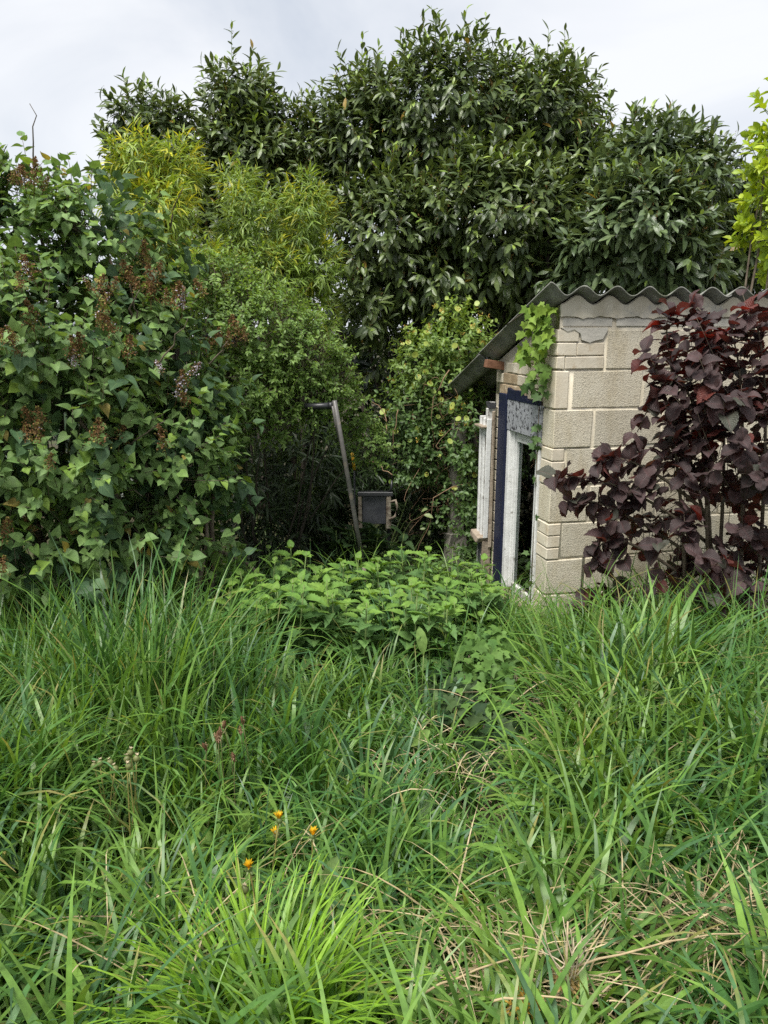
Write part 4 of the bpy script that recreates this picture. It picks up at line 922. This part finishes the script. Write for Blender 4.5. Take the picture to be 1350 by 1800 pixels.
def dens_mask(px, y):
    m = np.ones_like(px)
    m *= 1 - .7 * ((px > 400) & (px < 860) & (y > 3.4) & (y < 4.6)) - .0
    m *= 1 - .93 * ((np.abs(px - 860) < 95) & (y > 2.25) & (y < 3.35))
    m *= 1 - .45 * bumpf(px, y, 1150, 1.5, 260, .2)
    m *= 1 - .8 * bumpf(px, y, 450, 1.3, 130, .22)
    return m
def in_shed(x, y):
    dx, dy = x - CORNER[0], y - CORNER[1]; lx, ly = dx * SU[0] + dy * SU[1], dx * SS[0] + dy * SS[1]
    return (lx > -.12) & (ly > -.03)
def grass_cols(n, x, y):
    f = np.clip(.5 + .6 * wob(x, y, 1.6, 9) + R.normal(0, .35, n), 0, 1)[:, None]
    C = np.array([.06, .155, .038]) * (1 - f) + np.array([.165, .29, .052]) * f
    g = R.random(n) < .10; C[g] = np.array([.07, .16, .065]) * R.uniform(.85, 1.2, (int(g.sum()), 1))
    return C * R.uniform(.8, 1.2, (n, 1))
Vs, Ts, Cs, off = [], [], [], 0
def add(b):
    global off
    Vs.append(b[0]); Ts.append(b[1] + off); Cs.append(b[2]); off += len(b[0])
# short dense undergrowth
x, y = ground_pts(27000, .75, 5.2, .85); h, px = height(x, y); k = (R.random(len(x)) < dens_mask(px, y) * np.clip(.65 + .7 * wob(x, y, 5., 4), .12, 1)) & ~in_shed(x, y) & (np.hypot(x, y) > .55); x, y, h = x[k], y[k], h[k]; n = len(x)
add(blades(x, y, h * R.uniform(.4, .9, n), R.uniform(.003, .0065, n), R.random(n) * 6.28, np.abs(R.normal(0, .3, n)), R.uniform(.3, 2.0, n), grass_cols(n, x, y), 6))
# tufts of long blades
tx, ty = ground_pts(2100, .95, 4.7, .9); th_, px = height(tx, ty); k = (R.random(len(tx)) < dens_mask(px, ty) * np.clip(.72 + .8 * wob(tx, ty, 3.2, 6), .15, 1)) & ~in_shed(tx, ty); tx, ty, th_, px = tx[k], ty[k], th_[k], px[k]
m = 17; q = np.repeat(np.arange(len(tx)), m); n = len(q); x = tx[q] + R.normal(0, .05, n); y = ty[q] + R.normal(0, .05, n); k = ~in_shed(x, y); x, y, q = x[k], y[k], q[k]; n = len(q)
taz = R.random(len(tx)) * 6.28; upr = R.random(len(tx)); wid = R.uniform(.008, .0185, len(tx)) * (.6 + .4 * np.clip(2.6 / ty, .6, 1.2)); broad = ((px > 880) & (ty < 2.9)) | ((px < 250) & (ty < 1.9)); wid[broad] *= 1.3
tc_ = grass_cols(len(tx), tx, ty)
az = np.arctan2(y - ty[q] + .05 * np.sin(taz[q]), x - tx[q] + .05 * np.cos(taz[q])) + R.normal(0, .45, n); strt = (px[q] < 450) & (ty[q] > 2.2)
bend = np.where(strt, R.uniform(.3, 2.0, n), R.uniform(1.0, 3.1, n)) * np.where(upr[q] < .3, .5, 1)
add(blades(x, y, th_[q] * R.uniform(.8, 1.7, n), wid[q] * R.uniform(.7, 1.2, n), az, np.abs(R.normal(0, .22, n)), bend, tc_[q] * R.uniform(.85, 1.15, (n, 1)), 9))
# tall stands the photograph shows: by the wall corner, along the right side, before the lilac
for cx, Y, nn, hh, ww, sp in ((985, 3.55, 26, .80, .011, .07), (1010, 3.3, 22, .72, .010, .08), (930, 3.7, 14, .62, .008, .05), (1080, 3.4, 22, .62, .007, .10), (1180, 3.3, 26, .66, .007, .12), (1290, 3.2, 40, .72, .007, .14), (1340, 2.6, 36, .74, .009, .12),
                              (1230, 2.5, 40, .66, .012, .16), (1100, 2.6, 30, .6, .012, .14), (1340, 2.2, 40, .68, .013, .14), (700, 1.9, 22, .45, .011, .1), (600, 1.6, 22, .42, .011, .1), (250, 2.2, 30, .55, .01, .12), (150, 1.9, 30, .5, .011, .12), (1150, 1.75, 26, .62, .014, .14), (1290, 1.95, 26, .66, .014, .14), (1000, 1.95, 22, .6, .014, .12), (1340, 2.9, 30, .8, .009, .16), (1100, 3.2, 24, .74, .009, .14), (800, 2.5, 20, .55, .011, .05), (820, 2.25, 18, .5, .011, .05), (395, 1.95, 16, .46, .009, .05), (1180, 2.0, 34, .5, .013, .12), (1280, 1.7, 24, .46, .012, .1), (1120, 1.6, 16, .42, .011, .1), (880, 1.55, 26, .42, .012, .1), (1080, 1.42, 22, .4, .011, .1), (1200, 1.5, 30, .42, .012, .12), (1300, 1.6, 26, .46, .012, .1), (1330, 1.5, 20, .5, .012, .08), (1020, 1.75, 20, .45, .013, .1), (1050, 2.15, 30, .46, .012, .12), (950, 1.75, 14, .5, .014, .08), (1300, 2.1, 30, .55, .012, .12), (60, 1.55, 44, .5, .013, .14), (20, 1.9, 40, .55, .012, .14), (60, 2.7, 50, .62, .007, .2), (200, 2.9, 50, .58, .007, .2), (330, 3.2, 40, .5, .007, .2), (120, 3.3, 40, .52, .007, .2)):
    c0 = at(cx, 1300, Y); x = c0[0] + R.normal(0, sp, nn); y = Y + R.normal(0, sp, nn); st_ = hh > .6
    add(blades(x, y, hh * R.uniform(.6, 1.15, nn), ww * R.uniform(.65, 1.15, nn), R.random(nn) * 6.28, np.abs(R.normal(0, .16, nn)), R.uniform(.2, 1.9, nn) if st_ else R.uniform(1.2, 3.0, nn), grass_cols(nn, x, y), 11))
me = mesh_np('meadow_grass', np.concatenate(Vs), np.concatenate(Ts), M['grass'], np.concatenate(Cs))
tag(obj('meadow_grass', me, kind='stuff'), 'long uncut green grass covering the whole garden', 'grass')
# bright tussock at the front
Vs, Ts, Cs, off = [], [], [], 0
nn = 420; c0 = at(460, 1880, 1.36); x = c0[0] + R.normal(0, .06, nn); y = 1.36 + R.normal(0, .05, nn); az = np.arctan2(y - 1.36, x - c0[0]) + R.normal(0, .6, nn)
add(blades(x, y, R.uniform(.32, .56, nn), R.uniform(.007, .012, nn), az, np.abs(R.normal(.15, .22, nn)), R.uniform(.6, 2.2, nn), shades(nn, (.17, .33, .028), (.25, .42, .04), .12), 11))
me = mesh_np('grass_tussock', np.concatenate(Vs), np.concatenate(Ts), M['grass'], np.concatenate(Cs)); tag(obj('grass_tussock', me, kind='stuff'), 'bright yellow-green grass tussock fanning out below the dandelions', 'grass')
# flattened dead grass
Vs, Ts, Cs, off = [], [], [], 0
for cx, Y, nn, sx, sy in ((1240, 1.56, 800, .15, .05), (930, 1.43, 300, .08, .04), (830, 1.58, 110, .12, .08), (760, 2.35, 60, .12, .1), (900, 2.45, 60, .2, .14), (1320, 1.5, 350, .1, .06), (480, 1.75, 50, .1, .08), (260, 1.5, 60, .1, .06), (980, 2.9, 160, .15, .15)):
    c0 = at(cx, 1600, Y); x = c0[0] + R.normal(0, sx, nn); y = Y + R.normal(0, sy, nn)
    add(blades(x, y, R.uniform(.12, .38, nn), R.uniform(.0022, .006, nn), R.normal(0, .9, nn) + np.where(R.random(nn) < .5, 0, 3.14), R.uniform(.8, 1.5, nn), R.uniform(.2, 1.6, nn), shades(nn, (.33, .26, .14), (.55, .45, .28), .22), 6, z=gz(x, y) + .04 + R.random(nn) * .22))
x, y = ground_pts(1500, .8, 4.5); n = len(x); k = ~in_shed(x, y); x, y = x[k], y[k]; n = len(x)
add(blades(x, y, R.uniform(.1, .26, n), R.uniform(.002, .004, n), R.random(n) * 6.28, R.uniform(.2, 1.4, n), R.uniform(.1, .9, n), shades(n, (.26, .2, .09), (.48, .38, .2), .2), 5))
me = mesh_np('dead_grass', np.concatenate(Vs), np.concatenate(Ts), M['straw'], np.concatenate(Cs)); tag(obj('dead_grass', me, kind='stuff'), 'flattened straw coloured dead grass lying among the green blades', 'dead grass')

# ================================================================== flowers and small things in the grass
def ground_under(px, py, Y):
    p = at(px, py, Y); return np.array([p[0], p[1], float(gz(p[0], p[1]))]), p
def blob(n, r, h, jit, seed, y0=0):
    r_ = np.random.default_rng(seed); prof = [(0, .35), (.25, .9), (.6, 1.0), (.85, .7), (1, .15)]; V, T = [], []
    for t, w in prof: V += [(r * w * math.cos(a) * (1 + r_.normal(0, jit)), r * w * math.sin(a) * (1 + r_.normal(0, jit)), y0 + h * t) for a in np.arange(n) * 2 * math.pi / n]
    for k in range(len(prof) - 1):
        for i in range(n): a, b = k * n + i, k * n + (i + 1) % n; T += [(a, b, b + n), (a, b + n, a + n)]
    V.append((0, 0, y0 + h * 1.05)); T += [(len(V) - 2 - i, len(V) - 2 - (i + 1) % n, len(V) - 1) for i in range(n)][::1]
    return np.array(V), np.array(T)
def petals(n, L_, w, ang, seed, jit=.25):
    r_ = np.random.default_rng(seed); a = np.arange(n) * 2 * math.pi / n + r_.normal(0, jit, n); up = ang + r_.normal(0, .12, n)
    D = np.stack([np.cos(a) * np.cos(up), np.sin(a) * np.cos(up), np.sin(up)], 1); X, Dd, Z = frames(D, np.tile(UP, (n, 1)))
    tv, tt, _ = TPL['bamboo'][0]; V = L_ * r_.uniform(.8, 1.15, n)[:, None, None] * (tv[None, :, 0:1] * w * X[:, None] + tv[None, :, 1:2] * Dd[:, None] + tv[None, :, 2:3] * Z[:, None])
    return V.reshape(-1, 3), (tt[None] + (np.arange(n) * len(tv))[:, None, None]).reshape(-1, 3)
def cmesh(name, V, T, mat, c_): return mesh_np(name, V, T, mat, np.tile(np.array(c_), (len(V), 1)))
V1, T1 = petals(26, .026, 1.8, 1.36, 3); F_yel = cmesh('petals', V1, T1, M['petal'], (.72, .46, .02))
V1, T1 = blob(9, .009, .018, .06, 4, -.010); F_cal = cmesh('calyx', V1, T1, M['soft'], (.12, .17, .05))
V1, T1 = petals(11, .017, 1.8, -.35, 5); F_sep = cmesh('sepals', V1, T1, M['soft'], (.25, .30, .12))
V1, T1 = blob(9, .010, .024, .08, 6, -.005); F_bud = cmesh('bud', V1, T1, M['soft'], (.20, .22, .08))
V1, T1 = petals(9, .010, 2., .9, 7); V1 = V1 + [0, 0, .018]; F_tuft = cmesh('tuft', V1, T1, M['petal'], (.50, .42, .28))
V1, T1 = blob(8, .0058, .036, .25, 8, -.004); F_spk = cmesh('flower_spike', V1, T1, M['petal'], (.16, .085, .045))
V1, T1 = petals(22, .010, 1.2, .1, 9, .8); V1 = V1 + np.repeat(R.uniform(.0, .024, 22), len(TPL['bamboo'][0][0]))[:, None] * UP; F_anth = cmesh('anthers', V1, T1, M['petal'], (.36, .24, .15))
def stemmed(name, label, cat, group, px, py, Y, parts, r, smat, lean=.04):
    g, p = ground_under(px, py, Y); th = thing(name, label, cat, g, group)
    p = p - g; b = np.array([R.normal(0, lean), R.normal(0, lean), 0]); V, T = tubes([(curve(b, p, R.normal(0, .012, 3), 7), np.linspace(r, r * .75, 7))], 6)
    obj('stalk', mesh_np('stalk', V, T, smat), th)
    for nm, me_ in parts:
        o = obj(nm, me_, th, p); o.rotation_euler = (R.normal(0, .15), R.normal(0, .15), R.random() * 6.28)
    return th
M['dand_stalk'] = solid_mat('dandelion_stalk', (.20, .22, .06), (.28, .22, .08), 20, .5, .1, 90)
M['plant_stalk'] = solid_mat('plantain_stalk', (.08, .09, .03), (.13, .12, .05), 20, .6, .1, 90)
for px, py, Y, lb in ((491, 1442, 1.78, 'tallest half closed yellow dandelion, on a thick straight stalk beside the lower bud'), (549, 1470, 1.74, 'half closed yellow dandelion above a broad pale dandelion leaf'), (438, 1527, 1.62, 'half closed yellow dandelion standing over the bright tussock')):
    stemmed('dandelion', lb, 'dandelion', None, px, py, Y, (('petals', F_yel), ('calyx', F_cal), ('sepals', F_sep)), .0028, M['dand_stalk'])
stemmed('dandelion', 'small orange closed dandelion bud beside the tallest yellow dandelion', 'dandelion', None, 486, 1470, 1.8, (('bud', F_bud), ('petals', F_yel)), .0024, M['dand_stalk']).children[2].scale = (.45, .45, .5)
stemmed('dandelion', 'withered brown dandelion head low beside the tussock', 'dandelion', None, 431, 1568, 1.6, (('bud', F_bud), ('tuft', F_tuft)), .0024, M['dand_stalk'])
for px, py, Y in ((394, 1280, 2.2), (388, 1293, 2.18), (427, 1272, 2.25), (423, 1290, 2.22), (363, 1318, 2.15), (412, 1338, 2.1), (380, 1300, 2.2), (384, 1305, 2.15)):
    stemmed('plantain_flower', 'brown ribwort plantain head on a thin stalk in the middle of the grass', 'plantain', 'plantain heads in the grass', px, py, Y, (('flower_spike', F_spk), ('anthers', F_anth)), .0016, M['plant_stalk'])
for px, py, Y in ((223, 1338, 2.0), (230, 1327, 2.02), (240, 1337, 2.0), (226, 1350, 1.98), (176, 1345, 2.0), (193, 1344, 2.03), (166, 1350, 2.02), (202, 1355, 1.98)):
    stemmed('dandelion_bud', 'pale green closed dandelion seed bud in the small cluster in the tall grass', 'dandelion', 'closed dandelion buds', px, py, Y, (('bud', F_bud), ('tuft', F_tuft)), .0024, M['dand_stalk'])
def rosette(name, label, cat, spots, c1, c2, mat='nettle'):
    P, D, N_, Sz = [], [], [], []
    g, _ = ground_under(*spots[0][:3])
    th = thing(name, label, cat, g)
    for px, py, Y, s, dx, dz in spots:
        g2, p = ground_under(px, py, Y); P.append([p[0] - dx * s * .6, p[1], max(p[2] - dz * s * .6, g2[2])]); D.append([dx, -.1, dz]); N_.append([.1, -.8, .6]); Sz.append(s)
    emit(th, 'dock', np.array(P), np.array(D), np.array(N_), np.array(Sz), shades(len(P), c1, c2), M[mat], 50)
    V, T = tubes([(np.array([[0, 0, -.02], np.array(p) - g]), (.004, .003)) for p in P], 5); obj('leaf_stalks', mesh_np('leaf_stalks', V, T, M['green_stem']), th)
rosette('dandelion_rosette', 'broad pale green dandelion leaf standing up in the grass', 'leaf', [(580, 1545, 1.72, .13, .25, 1), (655, 1570, 1.75, .09, -.3, .9), (650, 1600, 1.7, .08, .5, .6)], (.13, .22, .06), (.18, .27, .09))
rosette('plantain_rosette', 'ribbed plantain leaves at the foot of the brown flower stalks', 'plantain', [(365, 1470, 2.0, .10, -.5, .7), (385, 1500, 1.98, .09, .3, .8), (350, 1490, 2.0, .09, -.8, .4), (430, 1440, 2.05, .10, .2, 1)], (.12, .21, .05), (.16, .26, .06))
rosette('dock_plant', 'ribbed light green leaf standing at the front edge of the nettles', 'leaf', [(742, 1125, 3.2, .13, -.1, 1), (735, 1300, 2.5, .10, .4, .5)], (.15, .25, .06), (.19, .3, .08))
# dry stalks lying across the foreground
for (a, b, lb) in (((742, 1748, 1.30), (985, 1668, 1.42), 'long pale dry stalk lying bent across the grass by the dried flower head'), ((865, 1760, 1.27), (1030, 1770, 1.27), 'short thick straw stalk lying in front of the dried flower head'), ((1010, 1700, 1.36), (1330, 1640, 1.45), 'long straw stalk lying over the heap of dead grass'), ((860, 1300, 2.45), (905, 1345, 2.4), 'tan dry stick lying at the foot of the ivy mound'), ((965, 1240, 2.75), (985, 1325, 2.6), 'upright tan dry blade beside the ivy mound')):
    p0, p1 = at(*a), at(*b); g = np.array([p0[0], p0[1], float(gz(p0[0], p0[1]))]); th = thing('dry_stalk', lb, 'stalk', g)
    V, T = tubes([(curve(p0, p1, np.array([0, 0, .02]), 9, .003) - g, np.linspace(.0028, .0016, 9))], 6); obj('stem', cmesh('stem', V, T, M['straw'], (.46, .36, .21)), th)
    V, T = tubes([(curve(p0, p1, np.array([0, 0, .02]), 9)[k:k + 2] * [1, 1, 1] - g, (.0052, .0052)) for k in ()] or [(np.stack([p0 - g, p0 - g + (p1 - p0) * .012]), (.0034, .003))], 6); obj('joint', cmesh('joint', V, T, M['straw'], (.40, .29, .16)), th)
g, p = ground_under(815, 1690, 1.4)
g, p = ground_under(1120, 1685, 1.42); th = thing('broken_stick', 'reddish brown broken stick lying in the dead grass', 'stick', g)
V, T = tubes([(curve(at(1095, 1690, 1.42), at(1140, 1682, 1.44), [0, 0, .003], 6, .002) - g, (.005, .0055, .005, .0052, .0045, .004))], 7); obj('wood', mesh_np('wood', V, T, M['bark']), th)
V, T = tubes([(np.stack([at(1120, 1686, 1.43), at(1126, 1676, 1.44)]) - g, (.004, .002))], 5); obj('side_twig', mesh_np('side_twig', V, T, M['wood_red']), th)
# dead branching stalk
g, p = ground_under(1010, 1790, 1.3); th = thing('dead_seed_stalk', 'bleached dead branching stalk standing in front of the straw heap', 'stalk', g)
ln = []
for i in range(16):
    a0 = at(1005 + R.normal(0, 8), 1740 - i * 4, 1.33); b0_ = at(985 + R.normal(0, 55), 1590 + R.random() * 80, 1.36 + R.normal(0, .03)); ln.append((curve(a0, b0_, R.normal(0, .008, 3), 6) - g, np.linspace(.002, .0009, 6)))
V, T = tubes(ln, 4); obj('branches', cmesh('branches', V, T, M['straw'], (.50, .42, .29)), th)
V, T = tubes([(curve(np.array([0, 0, -.02]), at(998, 1620, 1.35) - g, [0, 0, 0], 6, .003), np.linspace(.005, .002, 6))], 6); obj('stem', cmesh('stem', V, T, M['straw'], (.48, .38, .24)), th)
# dried flower heads
for cx, cy, Y, c_, lb in ((922, 1765, 1.28, (.55, .33, .06), 'papery orange dried flower head fallen into the straw'), (1002, 1725, 1.36, (.52, .36, .15), 'papery tan dried flower head beside the bleached stalk')):
    g, p = ground_under(cx, cy, Y); th = thing('dried_flower_head', lb, 'flower head', g); m = 170
    q = p + nrm(R.normal(size=(m, 3))) * np.array([.035, .03, .028]) * R.uniform(.5, 1, (m, 1)); dd = nrm(q - p + R.normal(0, .02, q.shape)); X, Dd, Z = frames(dd, R.normal(size=dd.shape))
    cloud(th, 'papery_petals', 'lime', q, X, Dd, Z, R.uniform(.008, .015, m), shades(m, np.array(c_) * .6, np.array(c_) * 1.1), M['petal'])
    V, T = tubes([(np.array([[0, 0, -.01], p - g]), (.003, .0025))], 5); obj('stalk', mesh_np('stalk', V, T, M['wood_grey']), th)
